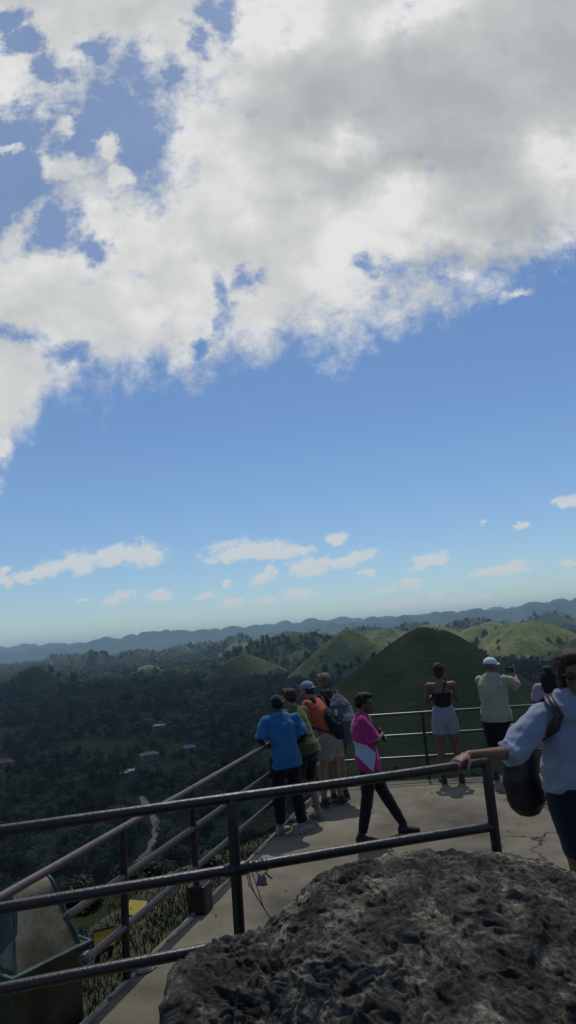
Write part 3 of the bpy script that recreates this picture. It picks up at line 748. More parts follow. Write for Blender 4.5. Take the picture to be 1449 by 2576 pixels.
for i in range(4):
    for j in range(3): bm.faces.new((g[i][j], g[i][j+1], g[i+1][j+1], g[i+1][j]))
o = obj('ribbon', bm, M['pink_scrap']); sm = o.modifiers.new('t', 'SOLIDIFY'); sm.thickness = .002
tag(o, 'small faded pink ribbon scrap dangling from the wire on the middle rail', 'ribbon')
# wire lashing at the low end of the left railing
LW = empty('wire_lashing', ry(4.82, .36), 0, 'silvery wire lashing tying the low rail to the yellow pillar', 'wire')
M['steel_wire'] = mottled('steel_wire', [(.4, (.3, .3, .3)), (.6, (.5, .5, .5))], rough=.35, metallic=.8)
for k in range(3):
    bm = bmesh.new(); P = []
    for i in range(26): a = i*.55; P.append((math.cos(a)*(.033+.004*k)-.02+k*.012, -.02+i*.0022+k*.008, math.sin(a)*(.033+.003*k)))
    tube(bm, P, .003, n=5); obj('loop', bm, M['steel_wire'], LW)

# ------------------------------------------------------------------ pillar at the lower left
M['pillar_yellow'] = mottled('weathered_ochre_paint', [(.3, (.022, .018, .009)), (.5, (.050, .042, .018)), (.7, (.075, .066, .036))], scale=3.5, detail=8, rough=.8, bump=.25)
M['pillar_pale'] = mottled('weathered_sunlit_paint', [(.3, (.035, .034, .020)), (.45, (.085, .082, .052)), (.62, (.20, .195, .14))], scale=3.2, detail=8, rough=.75, bump=.25)  # paler than the shaft: sun on the weathered top put into the colour
M['teal'] = mottled('teal_trim_paint', [(.36, (.02, .045, .045)), (.6, (.055, .13, .135))], scale=6, rough=.6)
M['navy'] = mottled('dark_blue_panel', [(.4, (.016, .026, .032)), (.6, (.03, .05, .058))], scale=5, rough=.5)
A_ = Vector((-1.965, 4.60, 0)); B_ = Vector((-1.665, 5.0, 0)); ux = (B_-A_).normalized(); wd = (B_-A_).length; uy = Vector((-ux.y, ux.x, 0))
cen = A_ + ux*wd/2 + uy*wd/2
PL = empty('pillar', cen, math.atan2(ux.y, ux.x), 'ochre stone pillar with teal rims and a rounded arch-shaped top at the lower left', 'pillar')
bm = bmesh.new(); box(bm, (0, 0, -.15), (wd, wd, .82), bevel=.008); obj('shaft', bm, M['pillar_yellow'], PL, False)
bm = bmesh.new(); box(bm, (0, 0, .325), (wd+.07, wd+.07, .13), bevel=.01); obj('cap', bm, M['pillar_yellow'], PL, False)
bm = bmesh.new()
q_ = wd/2+.04
for a, b2 in (((-q_, -q_), (q_, -q_)), ((q_, -q_), (q_, q_)), ((q_, q_), (-q_, q_)), ((-q_, q_), (-q_, -q_))): tube(bm, [(a[0], a[1], .392), (b2[0], b2[1], .392)], (.011, .011), n=8)
obj('cap_rim', bm, M['teal'], PL)
# arch: profile in local YZ (the arched faces look along -X / +X), tapering upwards
def arch(s, yo=0):
    P = []; W_ = (wd*.5-.01)*s; Hh = .43*s
    P.append((-W_, 0)); 
    for i in range(19):
        t = -1+2*i/18; a = t*PI/2
        P.append((W_*.34*math.sin(a), Hh - W_*.46*(1-math.cos(a))))
    P.append((W_, 0)); return P
def arch_solid(bm, x0, x1, s, top_in=.10, z0=.385):
    P = arch(s); ra = []; rb = []
    for (y, z) in P:
        k = z/.46*top_in
        ra.append(bm.verts.new((x0 + (k if x0 < 0 else -k), y, z0+z))); rb.append(bm.verts.new((x1 - k, y, z0+z)))
    n = len(P)
    for i in range(n): bm.faces.new((ra[i], ra[(i+1) % n], rb[(i+1) % n], rb[i]))
    bm.faces.new(ra[::-1]); bm.faces.new(rb)
bm = bmesh.new(); arch_solid(bm, -wd*.5+.015, wd*.5-.015, 1.0); obj('arched_top', bm, M['pillar_pale'], PL, False)
for sgn in (-1, 1):
    bm = bmesh.new(); P = arch(1.0)
    pts = []
    for (y, z) in P:
        k = z/.46*.10; pts.append((sgn*(wd*.5-.012-k), y, .388+z))
    tube(bm, pts, (.011, .011), side=(1, 0, 0), n=8); obj('arch_rim', bm, M['teal'], PL)
bm = bmesh.new()   # inverted dark triangle inlay on the arched face
tri = [(-.155, .30), (.155, .30), (.115, .38), (0, .43), (-.115, .38)]
inl = [(-.16, .20), (0, .05), (.16, .20), (.10, .37), (0, .43), (-.10, .37)]
fr = [bm.verts.new((-(wd*.5-.015)+z/.46*.10-.006, y, .385+z)) for y, z in inl]; bk = [bm.verts.new((v.co.x+.02, v.co.y, v.co.z)) for v in fr]
bm.faces.new(fr); bm.faces.new(bk[::-1])
for i in range(len(fr)): bm.faces.new((fr[i], fr[(i+1) % len(fr)], bk[(i+1) % len(fr)], bk[i]))
obj('inlay_panel', bm, M['navy'], PL, False)

# ------------------------------------------------------------------ yellow boards beyond the railing
M['board_yellow'] = mottled('yellow_board_paint', [(.35, (.34, .25, .04)), (.6, (.46, .35, .07))], scale=8, rough=.6)
M['board_orange'] = mottled('amber_board_paint', [(.35, (.40, .24, .03)), (.6, (.52, .32, .045))], scale=8, rough=.6)
def board(px, py, Y, w, h, rz, tilt, mat, lab, mark):
    p = at(px, py, Y); gz = float(own(np.array([p.x]), np.array([p.y]))[0])
    t = empty('sign_board', (p.x, p.y, gz), rz, lab, 'sign board'); Mx = Matrix.Translation((0, 0, p.z-gz)) @ Matrix.Rotation(tilt, 4, 'X')
    bm = bmesh.new(); box(bm, (0, 0, 0), (w, .03, h), bevel=.004, M=Mx); obj('panel', bm, mat, t, False)
    bm = bmesh.new(); box(bm, (0, -.0, h/2+.008), (w+.01, .036, .014), M=Mx); obj('top_trim', bm, M['dark_paint'], t, False)
    for s in (-1, 1):
        bm = bmesh.new(); box(bm, (s*w*.32, .035, (p.z-gz)/2-.2), (.04, .04, (p.z-gz)+.3)); obj('leg', bm, M['brown_post'], t, False)
    if mark:
        bm = bmesh.new(); box(bm, (-w*.05, -.019, -h*.34), (w*.6, .004, h*.07), M=Mx); box(bm, (-w*.22, -.019, h*.02), (w*.05, .004, h*.04), M=Mx); obj('mark', bm, M['black'], t, False)
board(340, 2290, 7.2, .21, .20, -.35, -.95, M['board_yellow'], 'bright yellow tilted board on the slope, the upper of the two beyond the left railing', True)
board(262, 2362, 6.3, .17, .13, .45, -.45, M['board_orange'], 'amber yellow board standing in the grass right of the pillar top', False)
# pale stones near the boards and deck edge
M['pale_stone'] = mottled('pale_stone', [(.35, (.12, .11, .09)), (.6, (.28, .27, .22))], scale=12)
for k, (px, py, z, s, lab) in enumerate([(372, 2318, -1.0, .10, 'small pale stone beside the upper yellow board'), (352, 2432, .02, .075, 'chipped pale mortar lump on the platform edge under the lowest rail'), (318, 2440, -.02, .04, 'tiny pale chip left of the mortar lump on the platform edge')]):
    p = onz(px, py, z); bm = bmesh.new(); bmesh.ops.create_icosphere(bm, subdivisions=3, radius=1)
    for v in bm.verts:
        d = 1+.35*noise.noise(v.co*1.7+Vector((k*5, 0, 0))); v.co = Vector((v.co.x*s*1.5*d, v.co.y*s*d, v.co.z*s*.45*d))
    o = obj('stone', bm, M['pale_stone'], None, False); o.location = p; tag(o, lab, 'stone')

# ------------------------------------------------------------------ the boulder
def boulder():
    rim = [(300, 2720, 1.95), (360, 2576, 2.25), (400, 2500, 2.4), (440, 2440, 2.5), (490, 2380, 2.6), (560, 2338, 2.7), (620, 2318, 2.8), (680, 2285, 2.9), (730, 2245, 2.95), (800, 2200, 3.0), (860, 2172, 3.05), (940, 2156, 3.1),
           (1000, 2147, 3.12), (1130, 2147, 3.15), (1200, 2154, 3.15), (1270, 2178, 3.15), (1350, 2208, 3.15), (1449, 2236, 3.15), (1600, 2290, 3.1), (1800, 2400, 3.0), (1950, 2600, 2.8)]
    P = [at(*r) for r in rim]; xs = np.array([p.x for p in P]); zs = np.array([p.z for p in P]); ys = np.array([p.y for p in P])
    nu, nv = 760, 620
    u = np.linspace(0, 1, nu); x = xs[0]+(xs[-1]-xs[0])*u
    zc = np.interp(x, xs, zs) - .035 + .06*sstep(-.45, .3, x); yc = np.interp(x, xs, ys)
    # close the two ends
    endf = np.clip(np.minimum((x-xs[0])/.06, (xs[-1]-x)/.3), 0, 1)**.5
    zc = zc*endf + (1-endf)*0.0
    V = np.empty((nv, nu, 3))
    t = np.linspace(0, 1, nv)
    # profile (distance in front of the crest, height fraction): back foot -> crest -> sloping face -> front foot
    s_ctrl = np.array([0, .10, .2, .26, .34, .46, .58, .70, .80, .90, 1.0])
    y_ctrl = np.array([.20, .22, .20, .12, -.05, -.38, -.75, -1.10, -1.36, -1.46, -1.42])
    h_ctrl = np.array([-.05, .45, .80, .95, 1.0, .985, .93, .84, .68, .35, -.05])
    Pt = np.stack([np.interp(t, s_ctrl, y_ctrl), np.interp(t, s_ctrl, h_ctrl)], 1)
    ker = np.hanning(61); ker /= ker.sum()
    for c in range(2): Pt[:, c] = np.convolve(np.pad(Pt[:, c], 30, 'edge'), ker, 'valid')
    shrink = np.clip((x-xs[0])/1.0, .25, 1)**.6
    for j in range(nv):
        V[j, :, 0] = x + Pt[j, 0]*shrink*np.minimum(x/np.maximum(yc, .1), 0)*.55; V[j, :, 1] = yc + Pt[j, 0]*shrink; V[j, :, 2] = Pt[j, 1]*zc
    # large and small relief pushed along the normals
    def normals(V):
        du = np.gradient(V, axis=1); dv = np.gradient(V, axis=0); n = np.cross(dv, du); n /= np.linalg.norm(n, axis=2, keepdims=True)+1e-9; return n
    n = normals(V); 
    if n[nv//2, nu//2, 2] < 0: n = -n
    from mathutils.noise import noise as NZ, voronoi as VO
    flat = V.reshape(-1, 3); D = np.zeros(len(flat)); pit = np.zeros(len(flat))
    seen = ((V[..., 1] < 4) & (V[..., 2] > .15)).ravel()
    for i in np.where(seen)[0]:
        a, b_, c = flat[i]; v = Vector((a, b_, c))
        big = NZ(v*1.5+Vector((3, 0, 0)))*.05 + NZ(v*3.4)*.034
        w = v + Vector((NZ(v*7+Vector((9, 2, 1))), NZ(v*7+Vector((1, 7, 3))), NZ(v*7)))*.06 + Vector((NZ(v*19+Vector((3, 2, 1))), NZ(v*19+Vector((1, 7, 8))), 0))*.03
        r1 = 1-abs(NZ(w*11.0))*2; r2 = 1-abs(NZ(w*21.0+Vector((4, 4, 4))))*2
        # pits: cells of irregular size, elongated
        ws = Vector((w.x*.6+w.y*.25, w.y*1.35, w.z*1.6))
        d1 = VO(ws*14.0)[0][0]; d2 = VO(ws*36.0+Vector((5, 1, 2)))[0][0]
        m1 = max(0., NZ(v*4.3+Vector((8, 8, 1)))*1.4+.45)
        p1 = max(0., 1-d1/.42)**.7*min(1., m1); p2 = max(0., 1-d2/.42)**.8
        mid = NZ(w*11.0+Vector((2, 9, 4)))*.014
        pit[i] = min(1., p1*1.0 + p2*.5)
        r3 = 1-abs(NZ(w*6.5+Vector((1, 6, 2))))*2.2
        D[i] = big + mid + max(r3, 0)*.019 + r1*.010 + r2*.009 + (1-abs(NZ(w*34.0))*2)*.0045 - p1*.022 - p2*.009
    V = V + n*D.reshape(nv, nu)[..., None]
    V[..., 1] = np.minimum(V[..., 1], 3.44+.255*(V[..., 0]+.42))
    ix = np.arange(nu*nv).reshape(nv, nu)
    qd = np.stack([ix[:-1, :-1], ix[:-1, 1:], ix[1:, 1:], ix[1:, :-1]], -1).reshape(-1, 4)
    me = np_mesh('boulder', V.reshape(-1, 3), qd)
    bm = bmesh.new(); bm.from_mesh(me); bmesh.ops.holes_fill(bm, edges=[e for e in bm.edges if e.is_boundary], sides=0); bmesh.ops.recalc_face_normals(bm, faces=bm.faces); bm.to_mesh(me); bm.free()
    at_ = me.attributes.new('pit', 'FLOAT', 'POINT'); 
    if len(me.vertices) == len(pit): at_.data.foreach_set('value', pit.astype(np.float32))
    m, nt, b = new_mat('pitted_limestone')
    tc = N(nt, 'ShaderNodeTexCoord')
    n1 = N(nt, 'ShaderNodeTexNoise', i_Scale=5, i_Detail=10, i_Roughness=.72, i_Distortion=.4); nt.links.new(tc.outputs['Object'], n1.inputs['Vector'])
    c1 = ramp(nt, n1.outputs['Fac'], [(.36, (.010, .010, .009)), (.455, (.027, .026, .023)), (.54, (.072, .068, .057)), (.65, (.205, .185, .145))])
    n2 = N(nt, 'ShaderNodeTexNoise', i_Scale=42, i_Detail=6, i_Roughness=.7); nt.links.new(tc.outputs['Object'], n2.inputs['Vector'])
    c2 = ramp(nt, n2.outputs['Fac'], [(.36, (.25, .25, .25)), (.5, (.85, .85, .85)), (.64, (1.9, 1.8, 1.6))])
    mu = N(nt, 'ShaderNodeMix', data_type='RGBA', blend_type='MULTIPLY'); mu.inputs[0].default_value = 1; nt.links.new(c1, mu.inputs[6]); nt.links.new(c2, mu.inputs[7])
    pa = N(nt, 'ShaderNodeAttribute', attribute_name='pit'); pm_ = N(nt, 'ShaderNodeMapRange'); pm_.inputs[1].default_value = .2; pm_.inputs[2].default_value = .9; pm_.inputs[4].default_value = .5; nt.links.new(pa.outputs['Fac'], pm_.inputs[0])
    mp = N(nt, 'ShaderNodeMix', data_type='RGBA'); nt.links.new(pm_.outputs[0], mp.inputs[0]); nt.links.new(mu.outputs[2], mp.inputs[6]); mp.inputs[7].default_value = (.010, .010, .009, 1)   # darker in the pits
    nt.links.new(mp.outputs[2], b.inputs['Base Color']); b.inputs['Roughness'].default_value = .85; b.inputs['Specular IOR Level'].default_value = .3
    n3 = N(nt, 'ShaderNodeTexNoise', i_Scale=70, i_Detail=6, i_Roughness=.7); nt.links.new(tc.outputs['Object'], n3.inputs['Vector'])
    bp = N(nt, 'ShaderNodeBump', i_Strength=.9, i_Distance=.016); nt.links.new(n3.outputs['Fac'], bp.inputs['Height']); nt.links.new(bp.outputs[0], b.inputs['Normal'])
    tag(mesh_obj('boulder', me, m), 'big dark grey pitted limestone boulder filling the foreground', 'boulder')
boulder()
# dead leaves and grit on the concrete
M['dry_leaf'] = mottled('dry_leaf', [(.4, (.03, .02, .012)), (.6, (.06, .04, .022))])
rl = random.Random(4); V = []; Fc = []
for i in range(70):
    x = rl.uniform(-1, 4); y = rl.uniform(4.6, 10.4)
    if x < railx(y)+.1: continue
    s = rl.uniform(.010, .028); a = rl.uniform(0, 6); d = Vector((math.cos(a), math.sin(a), 0)); t = Vector((-d.y, d.x, 0)); p = Vector((x, y, .006)); k = len(V)
    V += [tuple(p-d*s), tuple(p-t*s*.4+Vector((0, 0, .008))), tuple(p+d*s), tuple(p+t*s*.4+Vector((0, 0, .004)))]; Fc.append((k, k+1, k+2, k+3))
tag(mesh_obj('leaf_litter', np_mesh('leaf_litter', V, Fc), M['dry_leaf'], None, False), 'scattered dead leaves and grit on the concrete platform', 'litter', kind='stuff')
# ================================================================== PEOPLE
def lerp(a, b, t): return Vector(a).lerp(Vector(b), t)
M['eye'] = mottled('dark_eye', [(.4, (.01, .008, .006)), (.6, (.02, .015, .01))], rough=.2, bump=0, spec=.5)
M['shoe_sole'] = mottled('pale_shoe_sole', [(.4, (.20, .20, .20)), (.6, (.30, .30, .29))], rough=.7)
class Person:
    def __init__(s, loc, rz, H, label, skin, pose=None, build=1.0, vox=.009, group=None, head=None, fem=False):
        s.k = k = H/1.70; s.b = build; s.hem = .85; s.vox = vox; s.skin = skin; s.rz = rz; s.fem = fem
        s.root = empty('person', loc, rz, label, 'person', group)
        J = dict(pelvis=(0, 0, .93), waist=(0, 0, 1.06), chest=(0, 0, 1.25), neck=(0, -.01, 1.44), head=(0, .02, 1.585),
                 shR=(.18, -.01, 1.395), elR=(.235, -.03, 1.12), wrR=(.255, .05, .87), shL=(-.18, -.01, 1.395), elL=(-.235, -.03, 1.12), wrL=(-.255, .05, .87),
                 hiR=(.085, 0, .90), knR=(.10, .015, .49), anR=(.105, -.02, .085), hiL=(-.085, 0, .90), knL=(-.10, .015, .49), anL=(-.105, -.02, .085))
        J.update(pose or {})
        s.J = {a: Vector(v)*k for a, v in J.items()}
        s.headdir = Vector((head or (0, 1, -.05))).normalized()
        s.toe = {'R': Vector((.15, 1, 0)).normalized(), 'L': Vector((-.15, 1, 0)).normalized()}
        s.hand = {}; s.seed = random.Random(label).randint(0, 99)
    def tb(s, bm, pts, rad, side=None, n=14, flat=(False, False)):
        rad = [((r[0]*s.k, r[1]*s.k) if isinstance(r, tuple) else r*s.k) for r in rad]
        tube(bm, pts, rad, side=side, n=n, flat=flat)
    def torso(s, bm, grow=0, z0=None, z1=1., hips=1.0, flatb=False, blouse=0):
        J = s.J; b = s.b; g = grow; across = (J['shR']-J['shL']).normalized(); acrossh = (J['hiR']-J['hiL']).normalized()
        wa = .128 if not s.fem else .112; hp = (.155 if not s.fem else .165)*hips; ch = .155 if not s.fem else .142; sh = .165 if not s.fem else .145
        up = (J['neck']-J['chest']); low = J['pelvis']
        if flatb: hpx = .012
        else: hpx = 0
        pts = [low - (J['waist']-low)*(.35 if not flatb else s.hem), low, lerp(low, J['waist'], .6), J['waist'], lerp(J['waist'], J['chest'], .55), J['chest'], lerp(J['chest'], J['neck'], .45), lerp(J['chest'], J['neck'], .78)]
        rad = [(hp*b*(.92 if not flatb else 1.0)+g+hpx*1.5, .105*b+g+hpx*1.5), (hp*b+g+hpx, .115*b+g+hpx), ((hp*.5+wa*.5)*b+g+blouse, .105*b+g+blouse), (wa*b+g+blouse, .10*b+g+blouse), ((wa*.4+ch*.6)*b+g+blouse*.7, .108*b+g+blouse*.5), (ch*b+g, .115*b+g), (sh*b+g, .10*b+g), (sh*.72*b+g, .075*b+g)]
        if z0 is not None: pts = pts[z0:]; rad = rad[z0:]
        s.tb(bm, pts, rad, side=(across+acrossh).normalized(), n=20, flat=(flatb, False))
    def limb(s, bm, a, e, w, r, t0=0., t1=1., flat=False):
        """two-bone limb from joint a over e to w, cut to the range t0..t1"""
        A, E, W = s.J[a], s.J[e], s.J[w]; P = []
        for t in np.linspace(t0, t1, 9):
            p = lerp(A, E, t*2) if t <= .5 else lerp(E, W, t*2-1); P.append(p)
        R_ = [float(np.interp(t, [0, .12, .25, .45, .5, .62, .78, 1], r)) for t in np.linspace(t0, t1, 9)]
        s.tb(bm, P, R_, n=12, flat=(False, flat))
    ARM = [.050, .049, .045, .039, .037, .038, .031, .024]
    LEG = [.088, .088, .080, .062, .057, .058, .050, .038]
    def foot(s, bm, sd, grow=0, only=False):
        k = s.k; A = s.J['an'+sd]; d = s.toe[sd]; dn = Vector((0, 0, -1))*k
        h = A.z if A.z < .2 else .085*k
        base = A + Vector((0, 0, -.055*k))
        s.tb(bm, [A + Vector((0, 0, .02*k)), base - d*.045*k, ], [.036+grow, .036+grow], n=10)
        s.tb(bm, [base - d*.05*k, base + d*.03*k + Vector((0, 0, .006)), base + d*.11*k, base + d*.17*k - Vector((0, 0, .008*k))], [(.032+grow, .030+grow), (.037+grow, .034+grow), (.044+grow, .024+grow), (.036+grow, .016+grow)], side=Vector((-d.y, d.x, 0)), n=12)
    def do_hand(s, bm, sd, fwd=None, palm=None, curl=.5, spread=1.0):
        W = s.J['wr'+sd]; E = s.J['el'+sd]; k = s.k
        f = Vector(fwd).normalized() if fwd is not None else (W-E).normalized()
        p = Vector(palm) if palm is not None else Vector((-1 if sd == 'R' else 1, 0, 0)); p = (p - f*p.dot(f)).normalized()   # palm normal
        side = f.cross(p)                                            # across the palm
        if palm is None or True:
            thumb_side = side if side.dot(Vector((0, .8, .6))) > 0 else -side
        s.tb(bm, [W - f*.01*k, W + f*.03*k, W + f*.075*k, W + f*.092*k], [(.026, .019), (.034, .016), (.040, .014), (.037, .012)], side=side, n=12)
        for i, (o, l) in enumerate(((.031, .068), (.011, .078), (-.010, .072), (-.030, .056))):
            a0 = W + f*.085*k + thumb_side*o*k; c = curl; P = [a0]; d = f.copy(); L_ = l*k
            for j, seg in enumerate((.42, .32, .26)):
                ang = c*(.5+.45*j); d = (d*math.cos(ang) + p*math.sin(ang)).normalized(); P.append(P[-1] + d*L_*seg)
            s.tb(bm, P, [.0092, .0088, .008, .0068], n=8)
        t0 = W + f*.025*k + thumb_side*.026*k; d = (f*.62 + thumb_side*.75 + p*.3*(1+curl)).normalized(); d2 = (f*.85 + thumb_side*.25 + p*.45*(.4+curl)).normalized()
        s.tb(bm, [t0, t0 + d*.034*k, t0 + d*.034*k + d2*.030*k, t0 + d*.034*k + d2*.052*k], [.0125, .011, .0095, .008], n=8)
    def axes(s):
        f = s.headdir; x = f.cross(Vector((0, 0, 1))).normalized(); u = x.cross(f).normalized(); return x, f, u
    def hp(s, a, b, c):
        x, f, u = s.axes(); return s.J['head'] + (x*a + f*b + u*c)*s.k
    def do_head(s, bm):
        k = s.k; x, f, u = s.axes(); A = (x, f, u)
        e = lambda c, r, ax=A: ell(bm, s.hp(*c), (r[0]*k, r[1]*k, r[2]*k), ax, seg=18)
        e((0, -.012, .032), (.074, .094, .085)); e((0, .035, -.025), (.060, .058, .075)); e((0, .045, -.075), (.043, .044, .034)); e((0, .078, -.100), (.020, .018, .016))
        e((0, .080, .022), (.050, .018, .016)); e((-.033, .062, -.03), (.022, .022, .022)); e((.033, .062, -.03), (.022, .022, .022))
        s.tb(bm, [s.hp(0, .088, .012), s.hp(0, .105, -.018), s.hp(0, .112, -.034)], [.008, .011, .014], n=8); e((0, .098, -.040), (.018, .012, .009))
        e((0, .090, -.066), (.022, .010, .006)); e((0, .088, -.077), (.019, .010, .006))
        for q in (-1, 1): e((q*.076, -.008, -.012), (.010, .019, .031)); 
        s.tb(bm, [lerp(s.J['chest'], s.J['neck'], .75), s.J['neck'], s.hp(0, -.02, -.055)], [.066, .053 if s.fem else .058, .052], n=14)
    def body(s, bare_feet=False, curlR=.5, curlL=.5, hands=None):
        bm = bmesh.new(); J = s.J
        s.torso(bm); s.do_head(bm)
        for q in 'RL':
            s.limb(bm, 'sh'+q, 'el'+q, 'wr'+q, s.ARM); s.limb(bm, 'hi'+q, 'kn'+q, 'an'+q, s.LEG); s.foot(bm, q)
            s.tb(bm, [lerp(J['chest'], J['neck'], .62), J['sh'+q]], [.062, .054])
            h = (hands or {}).get(q, {}); s.do_hand(bm, q, **h)
        # eyes
        o = fuse('body', bm, s.skin, s.root, s.vox*.8, 2)
        for q in (-1, 1):
            b2 = bmesh.new(); ell(b2, s.hp(q*.031, .085, -.002), (.012*s.k, .009*s.k, .007*s.k), s.axes(), 10); obj('eye', b2, M['eye'], s.root)
        return o
    def shirt(s, mat, sleeve=.42, hem=0, grow=.018, wr=.006, name='shirt', collar=False, loose=.016, blouse=.0, z0=0, sleeves='RL', hemlen=None):
        bm = bmesh.new(); s.torso(bm, grow, z0=z0, flatb=True, blouse=blouse); J = s.J
        for q in sleeves:
            s.tb(bm, [lerp(J['chest'], J['neck'], .62), J['sh'+q]], [.060+grow*.6, .050+grow*.5])
            r = [x+grow*.5+loose*f_ for x, f_ in zip(s.ARM, (.15, .5, .9, 1.1, 1.1, 1.1, 1.1, 1.1))]; s.limb(bm, 'sh'+q, 'el'+q, 'wr'+q, r, 0, sleeve, flat=True)
        if collar:
            c0 = lerp(J['chest'], J['neck'], .9); s.tb(bm, [c0, J['neck']+Vector((0, -.005, .012))*s.k], [.080, .066], n=16, flat=(False, True))
        return fuse(name, bm, mat, s.root, s.vox, 2, wrinkle=wr, wscale=7, seed=s.seed)
    def trousers(s, mat, t1=.96, grow=.016, name='trousers', wr=.005, top=True, loose=0, flare=0, z1=.05):
        bm = bmesh.new(); J = s.J; b = s.b; hpw = (.155 if not s.fem else .165)
        low = J['pelvis']; across = (J['hiR']-J['hiL']).normalized()
        s.tb(bm, [low - (J['waist']-low)*.5, low, lerp(low, J['waist'], z1+.2)], [(hpw*b*.9+grow, .105*b+grow), (hpw*b+grow, .118*b+grow), (hpw*b*.88+grow, .108*b+grow)], side=across, n=20)
        for q in 'RL':
            r = [x+grow+loose+flare*i/7 for i, x in enumerate(s.LEG)]; r[0] *= 1.05; s.limb(bm, 'hi'+q, 'kn'+q, 'an'+q, r, 0, t1, flat=True)
        return fuse(name, bm, mat, s.root, s.vox, 2, wrinkle=wr, wscale=8, seed=s.seed+5)
    def shoes(s, mat, sole=True):
        for q in 'RL':
            bm = bmesh.new(); s.foot(bm, q, .008); o = fuse('shoe', bm, mat, s.root, .008, 2)
            if sole:
                k = s.k; A = s.J['an'+q]; d = s.toe[q]; b_ = A + Vector((0, 0, -.072*k)); bm = bmesh.new()
                s.tb(bm, [b_ - d*.075*k, b_ + d*.02*k, b_ + d*.11*k, b_ + d*.19*k], [(.038, .013), (.040, .013), (.050, .013), (.034, .012)], side=Vector((-d.y, d.x, 0)), n=14)
                fuse('sole', bm, M['shoe_sole'], o, .007, 1)
    def hair(s, mat, lobes, wr=.008, vox=.009, name='hair'):
        bm = bmesh.new(); k = s.k
        for c, r in lobes: ell(bm, s.hp(*c), (r[0]*k, r[1]*k, r[2]*k), s.axes(), 18)
        return fuse(name, bm, mat, s.root, vox, 1, wrinkle=wr, wscale=22, seed=s.seed)
    SHORT = [((0, -.028, .050), (.083, .093, .082)), ((0, -.055, .0), (.075, .062, .060)), ((0, .045, .090), (.058, .050, .030)), ((-.055, -.02, .03), (.030, .055, .050)), ((.055, -.02, .03), (.030, .055, .050))]
    def cap(s, mat, back=False, badge=None):
        bm = bmesh.new(); k = s.k; x, f, u = s.axes()
        ell(bm, s.hp(0, -.014, .045), (.086*k, .105*k, .086*k), (x, f, u), 24)
        # cut the dome flat above the ears
        geom = bm.verts[:]+bm.edges[:]+bm.faces[:]; r = bmesh.ops.bisect_plane(bm, geom=geom, plane_co=s.hp(0, 0, .030), plane_no=(u*1.0 + f*(.12 if not back else -.12)), clear_inner=True)
        bmesh.ops.holes_fill(bm, edges=[e for e in bm.edges if e.is_boundary], sides=0)
        o = fuse('cap', bm, mat, s.root, .006, 1)
        bm = bmesh.new(); sg = -1 if back else 1; g0 = [];
        for lay in (0, .006):
            rows = []
            for i in range(6):
                t = i/5; row = []
                for j in range(11):
                    a = (j/10-.5)*PI*.8; rx = .082*math.sin(a); row.append(bm.verts.new(s.hp(rx*(1-.10*t), sg*(.082*math.cos(a)+.072*t*math.cos(a*.8)) - .012*(1 if not back else 0), .040 - lay + .010*math.cos(a) - .018*t*t - (abs(rx)*.10))))
                rows.append(row)
            g0.append(rows)
        for rows in g0:
            for a, b in zip(rows, rows[1:]):
                for j in range(10): bm.faces.new((a[j], a[j+1], b[j+1], b[j]))
        A_, B_ = g0
        for i in range(5):
            for j in (0, 10): bm.faces.new((A_[i][j], A_[i+1][j], B_[i+1][j], B_[i][j]))
        for j in range(10):
            for i in (0, 5): bm.faces.new((A_[i][j], A_[i][j+1], B_[i][j+1], B_[i][j]))
        obj('brim', bm, mat, o)
        bm = bmesh.new(); ell(bm, s.hp(0, -.014, .132), (.008*k, .008*k, .005*k)); obj('button', bm, mat, o)
        return o
    def world(s, p): return s.root.matrix_basis @ Vector(p)
def rot2(v, a): return Vector((v[0]*math.cos(a)-v[1]*math.sin(a), v[0]*math.sin(a)+v[1]*math.cos(a), v[2]))

M['c_blue'] = cloth('blue_polo_cloth', (.032, .14, .31), .7, 2.5)
M['c_olive'] = cloth('olive_tee_cloth', (.070, .085, .022))
M['c_orange'] = cloth('orange_tee_cloth', (.38, .085, .042), .8)
M['c_cream'] = cloth('cream_shorts_cloth', (.24, .235, .195), .85)
M['c_red'] = cloth('dark_red_shorts_cloth', (.14, .012, .018))
M['c_black'] = cloth('black_cloth', (.010, .010, .013))
M['c_navy'] = cloth('navy_skirt_cloth', (.009, .012, .026))
M['c_white'] = cloth('white_shorts_cloth', (.21, .245, .29), .85)
M['c_pale'] = cloth('pale_yellow_tee_cloth', (.31, .31, .22), .85)
M['c_brown'] = cloth('dark_brown_top_cloth', (.022, .013, .012))
M['c_pink'] = cloth('pale_pink_tee_cloth', (.32, .25, .33), .85)
M['c_shirt'] = cloth('pale_blue_white_shirt_cloth', (.225, .26, .35), .85)
M['c_magenta'] = cloth('magenta_polo_cloth', (.34, .026, .15), .75, 3)
M['c_panel'] = cloth('white_polo_panel_cloth', (.36, .40, .52), .9)
M['c_capwhite'] = cloth('white_cap_cloth', (.55, .60, .66), .9)
M['c_capgrey'] = cloth('grey_blue_cap_cloth', (.17, .21, .27), .9)
M['c_capdark'] = cloth('dark_cap_cloth', (.010, .011, .018))
M['c_pack'] = cloth('grey_backpack_cloth', (.085, .09, .12), .75, 6)
M['c_packdark'] = cloth('dark_backpack_cloth', (.010, .012, .022))
M['leather_black'] = mottled('black_leather', [(.4, (.007, .007, .008)), (.6, (.014, .013, .014))], scale=8, rough=.45, bump=.3, bscale=60, spec=.5)
M['strap_brown'] = mottled('dark_brown_strap', [(.4, (.022, .012, .012)), (.6, (.045, .025, .024))], rough=.5, bump=.2)
M['shoe_grey'] = mottled('grey_sneaker_mesh', [(.4, (.10, .10, .11)), (.6, (.24, .24, .25))], scale=40, rough=.8)
M['shoe_dark'] = mottled('dark_shoe', [(.4, (.01, .01, .012)), (.6, (.03, .03, .035))], scale=30, rough=.6)
